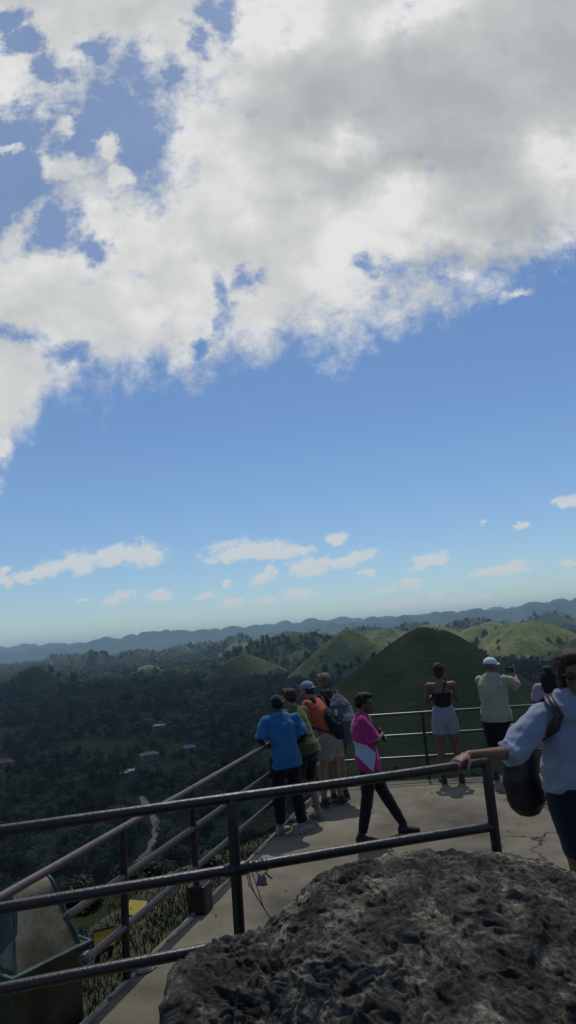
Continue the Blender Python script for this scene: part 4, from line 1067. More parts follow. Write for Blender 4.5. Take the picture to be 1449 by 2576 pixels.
M['white_mark'] = mottled('white_mark', [(.4, (.5, .5, .5)), (.6, (.6, .6, .58))], bump=0)
M['yellow_mark'] = mottled('yellow_mark', [(.4, (.5, .42, .08)), (.6, (.6, .5, .12))], bump=0)

# 1 man in the blue polo at the left rail
p = Person((-.29, 8.50, 0), .22, 1.63, 'man in a bright blue polo and dark cap seen from behind at the left rail', M['skin_c'], dict(
    pelvis=(.02, -.02, .92), waist=(.01, -.01, 1.06), chest=(0, .02, 1.25), neck=(-.01, .04, 1.43), head=(-.03, .085, 1.565), shR=(.20, .03, 1.38), shL=(-.205, .03, 1.38),
    elR=(.285, .0, 1.12), wrR=(.13, .20, 1.02), elL=(-.295, .01, 1.12), wrL=(-.14, .20, 1.03), anR=(.17, -.05, .085), knR=(.13, -.0, .49), anL=(-.10, .06, .085)), build=1.08, head=(-.12, 1, -.12))
p.toe = {'R': Vector((.55, .6, 0)).normalized(), 'L': Vector((.55, .5, 0)).normalized()}
p.body(); p.shirt(M['c_blue'], .40, collar=True, wr=.010, grow=.020, blouse=.008, loose=.028); p.trousers(M['c_black'], .95, loose=.008); p.shoes(M['shoe_grey'])
bm = bmesh.new(); [p.limb(bm, 'sh'+q, 'el'+q, 'wr'+q, [x+.006 for x in p.ARM], .30, .97, flat=True) for q in 'RL']; fuse('undershirt_sleeves', bm, M['c_black'], p.root, .009, 1)
p.hair(M['hair_black'], [((0, -.03, .02), (.078, .085, .062)), ((0, -.06, -.01), (.066, .045, .045))]); c = p.cap(M['c_capdark'])
bm = bmesh.new(); tube(bm, [p.hp(.035+.006*i, -.117+.006*i, .036+.001*i) for i in range(5)], .005, n=6); obj('strap_mark', bm, M['yellow_mark'], c)
bm = bmesh.new(); ell(bm, p.hp(.018, -.112, .075), (.008, .005, .009)); obj('cap_badge', bm, M['white_mark'], c)

# 2 man in olive, profile to the left
p = Person((-.08, 9.02, 0), .85, 1.69, 'dark-haired man in an olive green tee, just right of the blue polo', M['skin_b'], dict(
    pelvis=(0, -.10, .92), waist=(0, -.06, 1.05), chest=(0, .03, 1.22), neck=(0, .09, 1.39), head=(0, .14, 1.525), shR=(.18, .06, 1.35), shL=(-.18, .07, 1.35),
    elR=(.22, .06, 1.08), wrR=(.13, .30, 1.05), elL=(-.2, .12, 1.08), wrL=(-.1, .32, 1.05), anR=(.12, -.12, .085), knR=(.11, -.02, .49), hiR=(.085, -.09, .9), hiL=(-.085, -.09, .9)), head=(-.0, 1, -.10))
p.body(); p.shirt(M['c_olive'], .40, grow=.02); p.trousers(M['c_black'], .50, grow=.02, name='shorts'); p.shoes(M['shoe_grey'])
p.hair(M['hair_brown'], Person.SHORT + [((0, .055, .105), (.06, .055, .026)), ((0, -.075, .01), (.06, .035, .07))])

# 3 person in orange with a grey-blue cap
p3 = p = Person((.20, 9.62, 0), .95, 1.72, 'person in an orange tee, cream shorts and a grey-blue cap leaning on the rail', M['skin_b'], dict(
    pelvis=(.03, -.16, .90), waist=(.02, -.10, 1.02), chest=(0, .0, 1.21), neck=(0, .10, 1.395), head=(0, .165, 1.53), shR=(.18, .05, 1.36), shL=(-.18, .06, 1.36),
    elR=(.21, .10, 1.10), wrR=(.10, .32, 1.13), elL=(-.2, .14, 1.10), wrL=(-.08, .33, 1.12), hiR=(.11, -.16, .88), hiL=(-.06, -.16, .88), knR=(.13, -.14, .47), anR=(.14, -.16, .085), knL=(-.07, -.05, .47), anL=(-.06, -.02, .085)), head=(-.05, 1, -.08))
p.body(); p.shirt(M['c_orange'], .34, grow=.02, z0=1); p.trousers(M['c_cream'], .30, grow=.03, flare=.05, name='shorts'); p.shoes(M['shoe_dark'])
p.hair(M['hair_brown'], [((0, -.03, .02), (.078, .085, .060)), ((0, -.05, -.02), (.062, .05, .05))]); c = p.cap(M['c_capgrey'], back=True)

# 4 person with the big grey backpack
p4 = p = Person((.40, 9.86, 0), .60, 1.74, 'fair-haired person carrying the big grey backpack, in dark red shorts, by the far corner', M['skin_b'], dict(
    pelvis=(.02, -.08, .92), waist=(.01, -.05, 1.05), chest=(0, .02, 1.24), neck=(0, .09, 1.43), head=(0, .14, 1.57), shR=(.18, .05, 1.39), shL=(-.18, .06, 1.39),
    elR=(.24, .06, 1.12), wrR=(.13, .30, 1.10), elL=(-.22, .12, 1.1), wrL=(-.1, .33, 1.1)), head=(-.25, 1, -.08))
p.body(); p.shirt(M['c_packdark'], .03, grow=.014, name='tank_top'); p.trousers(M['c_red'], .36, grow=.022, flare=.02, name='shorts'); p.shoes(M['shoe_dark'])
p.hair(M['hair_light'], [((0, -.030, .055), (.090, .105, .085)), ((.0, -.085, .015), (.074, .055, .072)), ((0, .055, .095), (.064, .05, .034)), ((.05, -.05, -.03), (.035, .05, .04)), ((-.05, -.05, -.03), (.035, .05, .04))], wr=.012)
bm = bmesh.new(); tube(bm, [p.hp(-.06, .092, .0), p.hp(-.02, .103, -.004), p.hp(.02, .103, -.004), p.hp(.06, .092, 0)], (.012, .018), n=8); obj('sunglasses', bm, M['black'], p.root)

def backpack(P, label, mat, size, off, mat2=None):
    J = P.J; R_ = Matrix.Rotation(P.rz, 4, 'Z'); c = (J['chest']+J['waist'])/2 + Vector(off)*P.k
    wloc = P.world(c); t = empty('backpack', wloc, P.rz, label, 'backpack'); w, d, h = size
    lean = (J['neck']-J['pelvis']).normalized(); up = lean
    bm = bmesh.new(); tube(bm, [up*(-h*.48), up*(-h*.3), up*0, up*(h*.3), up*(h*.46)], [(w*.40, d*.42), (w*.5, d*.5), (w*.5, d*.5), (w*.44, d*.42), (w*.26, d*.26)], side=(1, 0, 0), n=20)
    tube(bm, [Vector((0, -d*.40, 0))+up*(-h*.30), Vector((0, -d*.45, 0))+up*(-h*.1), Vector((0, -d*.38, 0))+up*(h*.05)], [(w*.34, d*.22), (w*.36, d*.26), (w*.30, d*.16)], side=(1, 0, 0), n=16)
    fuse('bag_body', bm, mat, t, .010, 2, wrinkle=.009, wscale=8, seed=4)
    for q in (-1, 1):
        sh = P.J['sh'+('R' if q > 0 else 'L')]; rel = sh - c; rel.x = q*.115*P.k
        bm = bmesh.new(); f = Vector((0, 1, 0)); r0 = up*(h*.38)+Vector((q*w*.25, d*.2, 0)); 
        tube(bm, [r0, rel+Vector((0, -.03, .075))*P.k, rel+Vector((0, .06, .055))*P.k, rel+Vector((q*.01, .12, -.05))*P.k, rel+Vector((q*.04, .115, -.19))*P.k, rel+Vector((q*.09, .0, -.30))*P.k, up*(-h*.32)+Vector((q*w*.46, d*.1, 0))], (.026, .008), side=(1, 0, .2), n=10)
        obj('strap', bm, mat2 or M['c_packdark'], t)
    bm = bmesh.new(); z0 = up*(h*.30); tube(bm, [Vector((-w*.38, -d*.30, 0))+z0, Vector((-w*.2, -d*.40, .01))+z0, Vector((w*.2, -d*.40, .01))+z0, Vector((w*.38, -d*.30, 0))+z0], .005, n=6); obj('zip', bm, M['black'], t)
    return t
backpack(p3, 'small black backpack worn by the person in the orange tee', M['c_packdark'], (.25, .15, .40), (.02, -.165, -.02))
bk = backpack(p4, 'large grey backpack worn by the fair-haired person, a white tag on its side', M['c_pack'], (.36, .26, .58), (.0, -.235, -.02))
bm = bmesh.new(); box(bm, (-.17, -.06, .08), (.012, .055, .075), bevel=.003); obj('tag', bm, M['white_mark'], bk, False)

# 5 boy in magenta, arms crossed, stepping to the right
p = Person((.74, 8.06, 0), -PI/2+.12, 1.63, 'young man in a magenta and white polo with folded arms, one foot stepped forward', M['skin_c'], dict(
    pelvis=(0, -.05, .90), waist=(0, -.055, 1.04), chest=(0, -.08, 1.23), neck=(0, -.07, 1.415), head=(0, -.025, 1.555), shR=(.17, -.10, 1.37), shL=(-.17, -.06, 1.37),
    elR=(.20, .035, 1.12), wrR=(-.02, .175, 1.165), elL=(-.19, .05, 1.12), wrL=(.05, .165, 1.13), hiR=(.085, -.06, .87), hiL=(-.085, -.04, .87),
    knR=(.10, -.115, .475), anR=(.10, -.215, .085), knL=(-.09, .13, .49), anL=(-.09, .345, .085)), head=(.20, 1, -.12))
p.toe = {'R': Vector((.4, 1, 0)).normalized(), 'L': Vector((.05, 1, 0)).normalized()}
p.body(hands={'R': dict(palm=(0, -1, 0), fwd=(-1, .1, .1), curl=.35), 'L': dict(palm=(0, -1, 0), fwd=(1, .1, -.1), curl=.35)})
sh = p.shirt(M['c_magenta'], .44, grow=.028, collar=True, loose=.024)
# white wedge down the side and white cuffs: second material on the polo
me = sh.data; me.materials.append(M['c_panel']); k = p.k
PG = [(-.25, 1.145), (-.07, 1.09), (.035, .985), (-.035, .79), (-.10, .86), (-.25, 1.04)]
def inpoly(a, b):
    r = False
    for i in range(len(PG)):
        (x1, y1), (x2, y2) = PG[i], PG[i-1]
        if (y1 > b) != (y2 > b) and a < (x2-x1)*(b-y1)/(y2-y1)+x1: r = not r
    return r
for f in me.polygons:
    c = f.center/k
    if c.z < 1.17 and c.x > -.03 and not (c.x > .188 and c.z > 1.09):
        if inpoly(c.y, c.z): f.material_index = 1
p.trousers(M['c_black'], .97, grow=.014); p.shoes(M['shoe_dark'], sole=False)
p.hair(M['hair_black'], Person.SHORT + [((0, .02, .10), (.068, .08, .035))], wr=.006)
for q in 'RL':
    bm = bmesh.new(); p.limb(bm, 'sh'+q, 'el'+q, 'wr'+q, [x+.031 for x in p.ARM], .425, .452, flat=True); obj('sleeve_cuff', bm, M['c_panel'], sh)
bm = bmesh.new(); pts = [Vector((0, .03, 1.385))*k, Vector((0, .045, 1.32))*k, Vector((0, .055, 1.24))*k, Vector((0, .06, 1.17))*k]; tube(bm, pts, (.016, .008), n=8); obj('placket', bm, M['c_panel'], sh)

# 6 woman taking a picture, seen from behind
p = Person((2.11, 10.36, 0), -.08, 1.72, 'woman with pinned-up brown hair, dark strappy top and white shorts seen from behind', M['skin_a'], dict(
    elR=(.24, .06, 1.17), wrR=(.13, .22, 1.31), elL=(-.235, .06, 1.16), wrL=(.0, .25, 1.29), anR=(.15, 0, .085), knR=(.125, .02, .49), anL=(-.11, 0, .085)), fem=True, head=(.2, 1, -.08))
p.body(hands={'R': dict(fwd=(-.1, .5, 1), palm=(-1, .2, 0), curl=.5), 'L': dict(fwd=(.5, .5, .6), palm=(1, 0, 0), curl=.5)})
bm = bmesh.new(); J = p.J; p.tb(bm, [lerp(J['pelvis'], J['waist'], .7), J['waist'], lerp(J['waist'], J['chest'], .55), J['chest'], lerp(J['chest'], J['neck'], .22)], [(.135, .118), (.124, .112), (.138, .120), (.152, .126), (.150, .115)], side=(1, 0, 0), n=20, flat=(True, True))
fuse('top', bm, M['c_brown'], p.root, .009, 1, wrinkle=.003)
bm = bmesh.new(); tube(bm, [Vector((-.05, -.125, 1.20))*p.k, Vector((.0, -.125, 1.29))*p.k, Vector((.05, -.105, 1.38))*p.k, Vector((.08, -.06, 1.455))*p.k, Vector((.09, 0, 1.462))*p.k], (.011, .005), side=(1, 0, -.6), n=8); obj('diagonal_strap', bm, M['c_brown'], p.root)
p.trousers(M['c_white'], .25, grow=.014, flare=.045, name='shorts', z1=.75); p.shoes(M['shoe_dark'], sole=False)
p.hair(M['hair_brown'], [((0, -.03, .055), (.086, .095, .080)), ((0, -.065, .0), (.072, .055, .065)), ((0, -.06, .085), (.062, .055, .045)), ((0, -.055, -.055), (.045, .035, .04))], wr=.013)
c = p.world(Vector((.10, .29, 1.40))*p.k); t = empty('phone', c, .2, 'dark phone held up by the woman in white shorts', 'phone')
bm = bmesh.new(); box(bm, (0, 0, 0), (.078, .010, .155), bevel=.003); obj('case', bm, M['black'], t); bm = bmesh.new(); box(bm, (0, -.0065, 0), (.070, .003, .142)); obj('screen', bm, M['window'], t, False)

# 7 man in the pale tee with white cap, photographing
p = Person((2.86, 10.22, 0), -.55, 1.76, 'stout man in a white cap and pale yellow tee holding up a phone', M['skin_a'], dict(
    elR=(.30, .22, 1.27), wrR=(.235, .44, 1.42), elL=(-.10, .24, 1.24), wrL=(.08, .47, 1.42), shR=(.20, .01, 1.39), shL=(-.19, .03, 1.39), anR=(.15, 0, .085), anL=(-.12, 0, .085), head=(.01, .03, 1.585)), build=1.18, head=(.75, .8, -.02))
p.body(hands={'R': dict(fwd=(-.05, .25, 1), palm=(-1, 0, 0), curl=.25), 'L': dict(fwd=(.05, .25, 1), palm=(1, 0, 0), curl=.25)})
p.shirt(M['c_pale'], .42, grow=.026, blouse=.012, loose=.03, wr=.009); p.trousers(M['c_black'], .52, grow=.03, name='shorts', loose=.015); p.shoes(M['shoe_dark'])
p.hair(M['hair_grey'], [((0, -.03, .02), (.077, .086, .055))], wr=.003); p.cap(M['c_capwhite'])
c = p.world(Vector((.16, .47, 1.485))*p.k); t = empty('phone', c, -.55, 'black phone held sideways by the man in the white cap', 'phone')
bm = bmesh.new(); box(bm, (0, 0, 0), (.155, .010, .078), bevel=.003); obj('case', bm, M['black'], t); bm = bmesh.new(); box(bm, (0, -.0065, 0), (.142, .003, .070)); obj('screen', bm, M['window'], t, False)

# 8 woman with long black hair at the far rail
p = Person((3.60, 9.9, 0), -.25, 1.60, 'woman with long straight black hair and a pale pink tee near the right end', M['skin_c'], dict(
    elR=(.25, .04, 1.14), wrR=(.13, .24, 1.12), elL=(-.24, .04, 1.12), wrL=(-.1, .26, 1.10)), fem=True, head=(.1, 1, -.1))
p.body(); p.shirt(M['c_pink'], .36, grow=.022, loose=.03, wr=.008); p.trousers(M['c_black'], .95); p.shoes(M['shoe_dark'])
p.hair(M['hair_black'], [((0, -.028, .045), (.090, .103, .086)), ((0, -.070, -.02), (.105, .070, .09)), ((.0, -.092, -.08), (.122, .060, .14)), ((0, -.104, -.15), (.120, .050, .13)), ((-.03, -.104, -.19), (.08, .040, .12)), ((.06, .0, -.05), (.035, .06, .08)), ((-.06, 0, -.05), (.035, .06, .08))], wr=.006)

# 9 woman at the right edge, facing the camera, hand on the near rail
RX, RY, RZ = 1.66, 4.20, .45
def L9(v):                                                        # place in the scene -> her own frame (she faces the camera side)
    a = -rz9; d = Vector(v) - Vector((RX, RY, RZ)); return rot2(d, a)/(1.70/1.70)
rz9 = PI + .18
W9 = dict(pelvis=(1.60, 4.20, 1.37), waist=(1.60, 4.19, 1.51), chest=(1.61, 4.17, 1.70), neck=(1.635, 4.15, 1.885), head=(1.655, 4.12, 2.015),
          shR=(1.43, 4.12, 1.795), elR=(1.19, 4.04, 1.60), wrR=(.915, 3.955, 1.625), shL=(1.79, 4.22, 1.81), elL=(1.93, 4.25, 1.56), wrL=(1.92, 4.12, 1.33),
          hiR=(1.515, 4.17, 1.34), knR=(1.525, 4.14, .93), anR=(1.55, 4.17, .535), hiL=(1.685, 4.22, 1.34), knL=(1.71, 4.19, .93), anL=(1.77, 4.24, .535))
p9 = p = Person((RX, RY, RZ), rz9, 1.70, 'woman with sunglasses, white-blue shirt and navy skirt gripping the near rail', M['skin_a'], {a: tuple(L9(v)) for a, v in W9.items()}, fem=True, vox=.007)
p.headdir = rot2(Vector((-.28, -1, -.10)), -rz9).normalized()
gf = rot2(Vector((-.80, -.55, -.18)), -rz9); gp = rot2(Vector((-.12, .05, -1)), -rz9)
p.body(hands={'R': dict(fwd=gf, palm=gp, curl=.95), 'L': dict(fwd=rot2(Vector((-.1, -.4, -1)), -rz9), palm=rot2(Vector((-1, 0, 0)), -rz9), curl=.5)})
p.hem = .15; p.shirt(M['c_shirt'], .56, grow=.024, blouse=.042, loose=.026, wr=.015)
J = p.J
bm = bmesh.new()   # knotted shirt tails at the front
fr_ = Vector((0, 1, 0)); b0 = J['pelvis'] + Vector((-.02, .15, .05))
tube(bm, [b0+Vector((.05, -.01, .08)), b0+Vector((.01, .0, .0)), b0+Vector((-.01, .015, -.09)), b0+Vector((-.02, .02, -.17))], [(.035, .014), (.022, .018), (.032, .010), (.012, .006)], side=(1, 0, 0), n=10)
tube(bm, [b0+Vector((-.05, -.01, .08)), b0+Vector((0, .01, .0)), b0+Vector((.03, .015, -.08)), b0+Vector((.045, .02, -.13))], [(.035, .014), (.022, .018), (.030, .010), (.012, .006)], side=(1, 0, 0), n=10)
fuse('shirt_knot', bm, M['c_shirt'], p.root, .006, 1, wrinkle=.004)
bm = bmesh.new(); pe = J['pelvis']; kn = (J['knR']+J['knL'])/2
p.tb(bm, [lerp(pe, J['waist'], .8), lerp(pe, J['waist'], .3), pe, lerp(pe, kn, .25), lerp(pe, kn, .6), lerp(pe, kn, .88)], [(.140, .12), (.172, .14), (.196, .150), (.202, .152), (.178, .140), (.155, .125)], side=(J['hiR']-J['hiL']), n=28, flat=(True, True))
fuse('skirt', bm, M['c_navy'], p.root, .008, 2, wrinkle=.005, wscale=6)
p.shoes(M['shoe_dark'])
p.hair(M['hair_brown'], [((0, -.030, .058), (.092, .100, .085)), ((0, .035, .098), (.070, .062, .040)), ((.068, -.005, .02), (.030, .055, .07)), ((-.068, -.005, .02), (.030, .055, .07)), ((.075, -.02, -.07), (.026, .04, .09)), ((-.075, -.02, -.07), (.026, .04, .09)), ((0, -.08, -.04), (.08, .05, .12))], wr=.009, vox=.006)
rh = random.Random(6); bm = bmesh.new()
for i in range(240):
    a = rh.uniform(0, 2*PI); e_ = rh.uniform(.1, 1.35); c0 = Vector((.092*math.cos(a)*math.cos(e_), -.03+.10*math.sin(a)*math.cos(e_), .045+.092*math.sin(e_)))
    if c0.y > .055 and c0.z < .09: continue
    P_ = [c0]; d = Vector((math.cos(a)*.6, math.sin(a)*.5-.2, .25 - rh.uniform(.2, 1.2)))
    for k in range(4):
        d = d + Vector((rh.uniform(-.5, .5), rh.uniform(-.5, .5), rh.uniform(-.5, .1))); P_.append(P_[-1] + d.normalized()*rh.uniform(.012, .022))
    tube(bm, [p.hp(*q) for q in P_], [.0014, .0013, .0012, .001, .0006], n=4)
obj('loose_hair', bm, M['hair_brown'], p.root)
g = None
for q in (-1, 1):
    bm = bmesh.new(); ell(bm, p.hp(q*.034, .096, .002), (.031, .010, .026), p.axes(), 18); o = obj('sunglasses', bm, M['black'], p.root) if q < 0 else obj('lens', bm, M['black'], g)
    if q < 0: g = o
bm = bmesh.new(); tube(bm, [p.hp(-.01, .104, .008), p.hp(.01, .104, .008)], .004, n=6)
for q in (-1, 1): tube(bm, [p.hp(q*.062, .090, .010), p.hp(q*.078, .03, .008), p.hp(q*.080, -.02, .004)], .0045, n=6)
obj('temples', bm, M['black'], g)
# her black shoulder bag
bw = Vector((1.325, 4.36, 1.45)); B = empty('shoulder_bag', bw, .12, 'large black shoulder bag hanging at the side of the woman in the white-blue shirt', 'bag')
bm = bmesh.new(); tube(bm, [(0.02, 0, -.265), (.02, 0, -.22), (0.0, 0, -.06), (.02, 0, .10), (.04, 0, .20), (.05, 0, .235)], [(.085, .030), (.118, .050), (.122, .055), (.110, .045), (.095, .03), (.085, .016)], side=(1, 0, 0), n=24)
fuse('bag_body', bm, M['leather_black'], B, .010, 2, wrinkle=.008, wscale=6)
for q in (0, 1):
    bm = bmesh.new(); s_ = J['shR']; top = p.world(s_ + Vector((-.02, .0, .085))) - bw; top = rot2(top, -.12)
    tube(bm, [(.0+.05*q, -.05, .17), (.03+.045*q, -.22, .19), (.065+.04*q, -.33, .25), (.095+.035*q, -.375, .34), top+Vector((-.01+.03*q, -.10, -.035)), top+Vector((.0+.03*q, -.03, .012)), top+Vector((.01+.03*q, .06, -.02)), (.03+.12*q, .03, .20)], (.015, .005), side=(1, 0, 0), n=8)
    obj('strap', bm, M['strap_brown'], B)
bm = bmesh.new(); tube(bm, [(-.10, -.062, .13), (.03, -.070, .15), (.14, -.062, .14)], .004, n=6); obj('zip', bm, M['steel_wire'], B)
bm = bmesh.new(); box(bm, (.045, -.075, .165), (.028, .008, .010), bevel=.002); obj('buckle', bm, M['steel_wire'], B)
# ================================================================== SKY, SUN, AIR
SUN_EL, SUN_AZ = math.radians(64), math.radians(8)     # azimuth from +Y towards +X
SUN_STR, SKY_STR, CLOUD_GAIN, EXPO = 3.2, .12, 1.0, -.5
w = bpy.data.worlds.new('World'); SC.world = w; w.use_nodes = True; nt = w.node_tree
for n in list(nt.nodes): nt.nodes.remove(n)
out = N(nt, 'ShaderNodeOutputWorld'); bg = N(nt, 'ShaderNodeBackground'); bg.inputs[1].default_value = SKY_STR; nt.links.new(bg.outputs[0], out.inputs[0])
sky = N(nt, 'ShaderNodeTexSky'); sky.sky_type = 'NISHITA'; sky.sun_disc = False; sky.sun_elevation = SUN_EL; sky.sun_rotation = SUN_AZ; sky.altitude = 300; sky.air_density = 1.0; sky.dust_density = .35; sky.ozone_density = 2.0
tc = N(nt, 'ShaderNodeTexCoord')
sp = N(nt, 'ShaderNodeSeparateXYZ'); nt.links.new(tc.outputs['Generated'], sp.inputs[0])
def mth(op, a, b=None, c=None, clamp=False):
    n = N(nt, 'ShaderNodeMath', operation=op); n.use_clamp = clamp
    for i, v in enumerate((a, b, c)):
        if v is None: continue
        if isinstance(v, (int, float)): n.inputs[i].default_value = v
        else: nt.links.new(v, n.inputs[i])
    return n.outputs[0]
ym = mth('MAXIMUM', sp.outputs[1], .12)
PX = mth('DIVIDE', sp.outputs[0], ym); PZ = mth('DIVIDE', sp.outputs[2], ym)      # position on the sky ahead: tangent of bearing and of height
cb = N(nt, 'ShaderNodeCombineXYZ'); nt.links.new(PX, cb.inputs[0]); nt.links.new(PZ, cb.inputs[1]); P0 = cb.outputs[0]
def nz(scale, detail=8, rough=.6, off=(0, 0, 0), dist=0, src=None, sc=(1, 1, 1)):
    mp = N(nt, 'ShaderNodeMapping'); mp.inputs['Location'].default_value = off; mp.inputs['Scale'].default_value = sc; nt.links.new(src or P0, mp.inputs[0])
    n = N(nt, 'ShaderNodeTexNoise', i_Scale=scale, i_Detail=detail, i_Roughness=rough, i_Distortion=dist); nt.links.new(mp.outputs[0], n.inputs['Vector']); return n
def S(x, y):
    d = ray(x, y); return (d.x, d.z)
# lower edge of the big cloud as a curve over the bearing
edge = [(-200, 1250), (0, 1190), (45, 1135), (100, 1060), (125, 985), (220, 960), (300, 968), (370, 962), (420, 925), (480, 928), (510, 900), (600, 903), (680, 922), (760, 880), (850, 858), (930, 848), (960, 800), (1010, 768), (1100, 748), (1160, 722), (1230, 715), (1300, 698), (1350, 676), (1449, 650), (1700, 560)]
E_ = [S(*e) for e in edge]; xa, xb = -.7, .9; za, zb = 0., 1.2
fc = N(nt, 'ShaderNodeFloatCurve'); cu = fc.mapping.curves[0]
pts = [((x-xa)/(xb-xa), (z-za)/(zb-za)) for x, z in E_]
pts = [(0, pts[0][1])] + [p for p in pts if 0 < p[0] < 1] + [(1, pts[-1][1])]
while len(cu.points) < len(pts): cu.points.new(.5, .5)
for p, q in zip(cu.points, pts): p.location = q
fc.mapping.update()
nt.links.new(mth('DIVIDE', mth('SUBTRACT', PX, xa), xb-xa), fc.inputs['Value'])
EZ = mth('ADD', mth('MULTIPLY', fc.outputs[0], zb-za), za)
def blob(cx, cy, rx, ry, rot=0):
    """soft 1..0 falloff around a place on the sky; centre and radii from sight lines"""
    c = S(cx, cy); e = S(cx+rx, cy); f = S(cx, cy-ry)
    ax = Vector((e[0]-c[0], e[1]-c[1])).length; ay = Vector((f[0]-c[0], f[1]-c[1])).length
    mp = N(nt, 'ShaderNodeMapping', vector_type='TEXTURE'); mp.inputs['Location'].default_value = (c[0], c[1], 0); mp.inputs['Rotation'].default_value = (0, 0, math.radians(rot)+math.atan2(e[1]-c[1], e[0]-c[0])*0); mp.inputs['Scale'].default_value = (ax, ay, 1)
    nt.links.new(PW, mp.inputs[0]); g = N(nt, 'ShaderNodeVectorMath', operation='LENGTH'); nt.links.new(mp.outputs[0], g.inputs[0])
    return mth('SUBTRACT', 1, g.outputs[1])
# warped position gives ragged outlines
wn = nz(6, 11, .66); vs = N(nt, 'ShaderNodeVectorMath', operation='SUBTRACT'); nt.links.new(wn.outputs['Color'], vs.inputs[0]); vs.inputs[1].default_value = (.5, .5, .5)
vm = N(nt, 'ShaderNodeVectorMath', operation='MULTIPLY_ADD'); nt.links.new(vs.outputs[0], vm.inputs[0]); vm.inputs[1].default_value = (.17, .17, 0); nt.links.new(P0, vm.inputs[2]); PW = vm.outputs[0]
big = mth('MULTIPLY', mth('SUBTRACT', PZ, EZ), 15.0); big = mth('MINIMUM', big, 1.7)
holes = [(300, 260, 240, 160, 0), (350, 380, 150, 150, 0), (200, 330, 170, 170, 0), (60, 340, 150, 100, 0), (50, 470, 190, 120, 0), (130, 560, 100, 100, 0), (240, 605, 60, 45, 0), (140, 180, 70, 60, 0), (560, 30, 55, 90, 0), (500, 80, 40, 60, 0), (240, 120, 60, 45, 0),
         (60, 110, 60, 40, 0), (30, 60, 60, 40, 0), (430, 180, 50, 60, 0)]
hs = None
for h in holes:
    v = mth('MAXIMUM', blob(h[0], h[1], h[2]*1.3, h[3]*1.3, h[4]), 0); hs = v if hs is None else mth('MAXIMUM', hs, v)
weak = None
for h in [(900, 665, 90, 36, -25), (550, 740, 40, 80, 0), (520, 850, 60, 30, 40), (40, 830, 110, 40, 0), (160, 860, 70, 45, 0), (640, 700, 60, 40, 0)]:
    v = mth('MAXIMUM', blob(*h), 0); weak = v if weak is None else mth('MAXIMUM', weak, v)
hs = mth('MAXIMUM', hs, mth('MULTIPLY', weak, .62))
fine = nz(6.5, 14, .64, off=(3, 1, 0)); fin2 = nz(22, 10, .68, off=(7, 2, 0))
rag = mth('ADD', mth('MULTIPLY', mth('SUBTRACT', fine.outputs[0], .5), 5.2), mth('MULTIPLY', mth('SUBTRACT', fin2.outputs[0], .5), 3.2))
isl = [(180, 400, 60, 40, 0), (255, 350, 50, 45, 0), (280, 430, 45, 30, 0), (150, 330, 40, 30, 0), (120, 420, 50, 30, 0), (40, 385, 40, 18, 0), (1280, 738, 62, 22, 12), (20, 1130, 60, 40, 0)]
iv = None
for h in isl:
    v = mth('MAXIMUM', blob(*h), 0); iv = v if iv is None else mth('MAXIMUM', iv, v)
dens = mth('ADD', mth('SUBTRACT', big, mth('MULTIPLY', hs, 2.9)), mth('MULTIPLY', iv, 1.9))
dens = mth('ADD', dens, rag)
mr = N(nt, 'ShaderNodeMapRange', interpolation_type='SMOOTHSTEP'); mr.inputs[1].default_value = -.65; mr.inputs[2].default_value = 1.35; nt.links.new(dens, mr.inputs[0]); veil = N(nt, 'ShaderNodeMapRange', interpolation_type='SMOOTHSTEP'); veil.inputs[1].default_value = .3; veil.inputs[2].default_value = 1.7; veil.inputs[4].default_value = .14; nt.links.new(big, veil.inputs[0]); bigmask = mth('MAXIMUM', mr.outputs[0], veil.outputs[0])
# small fair-weather clouds above the horizon
small = [(300, 1395, 118, 30, 3), (200, 1418, 60, 34, 0), (375, 1400, 55, 26, 0), (100, 1440, 85, 20, 12), (10, 1465, 40, 14, 10), (5, 1440, 22, 14, 0),
         (645, 1383, 120, 28, -6), (590, 1395, 90, 20, 0), (740, 1390, 62, 18, 4), (850, 1354, 38, 18, 4), (780, 1425, 70, 24, 8), (870, 1408, 95, 19, 10), (660, 1452, 44, 17, 14), (683, 1435, 16, 16, 0),
         (1080, 1410, 68, 17, 16), (1035, 1463, 34, 15, 0), (1095, 1498, 22, 12, 0), (1130, 1513, 64, 10, 3), (985, 1522, 68, 10, 8), (1040, 1510, 22, 10, 0), (1260, 1435, 92, 15, 6), (1290, 1418, 28, 18, 0), (1225, 1502, 24, 8, 0),
         (300, 1505, 50, 17, 14), (400, 1500, 42, 17, -4), (515, 1497, 38, 9, 4), (590, 1513, 48, 13, -8), (668, 1513, 26, 11, 12), (748, 1494, 48, 14, 2), (918, 1440, 32, 10, 8), (565, 1469, 14, 7, 0), (975, 1480, 34, 8, 10),
         (1430, 1262, 46, 16, 12), (1312, 1322, 16, 9, 0), (1440, 1420, 34, 12, 14), (205, 1512, 28, 6, 0), (455, 1548, 14, 5, 0), (1215, 1315, 12, 6, 0)]
vs2 = N(nt, 'ShaderNodeVectorMath', operation='MULTIPLY_ADD'); wn2 = nz(34, 9, .68); vb = N(nt, 'ShaderNodeVectorMath', operation='SUBTRACT'); nt.links.new(wn2.outputs['Color'], vb.inputs[0]); vb.inputs[1].default_value = (.5, .5, .5)
nt.links.new(vb.outputs[0], vs2.inputs[0]); vs2.inputs[1].default_value = (.055, .035, 0); nt.links.new(P0, vs2.inputs[2]); PW = vs2.outputs[0]
sv = None
for h in small:
    v = blob(h[0], h[1], h[2]*1.12, h[3]*1.2, h[4]*.8-0); sv = v if sv is None else mth('SMOOTH_MAX', sv, v, .12)
fs = nz(48, 8, .62, off=(1, 5, 0), sc=(1, 1.6, 1))
sd = mth('ADD', sv, mth('MULTIPLY', mth('SUBTRACT', fs.outputs[0], .5), 1.7))
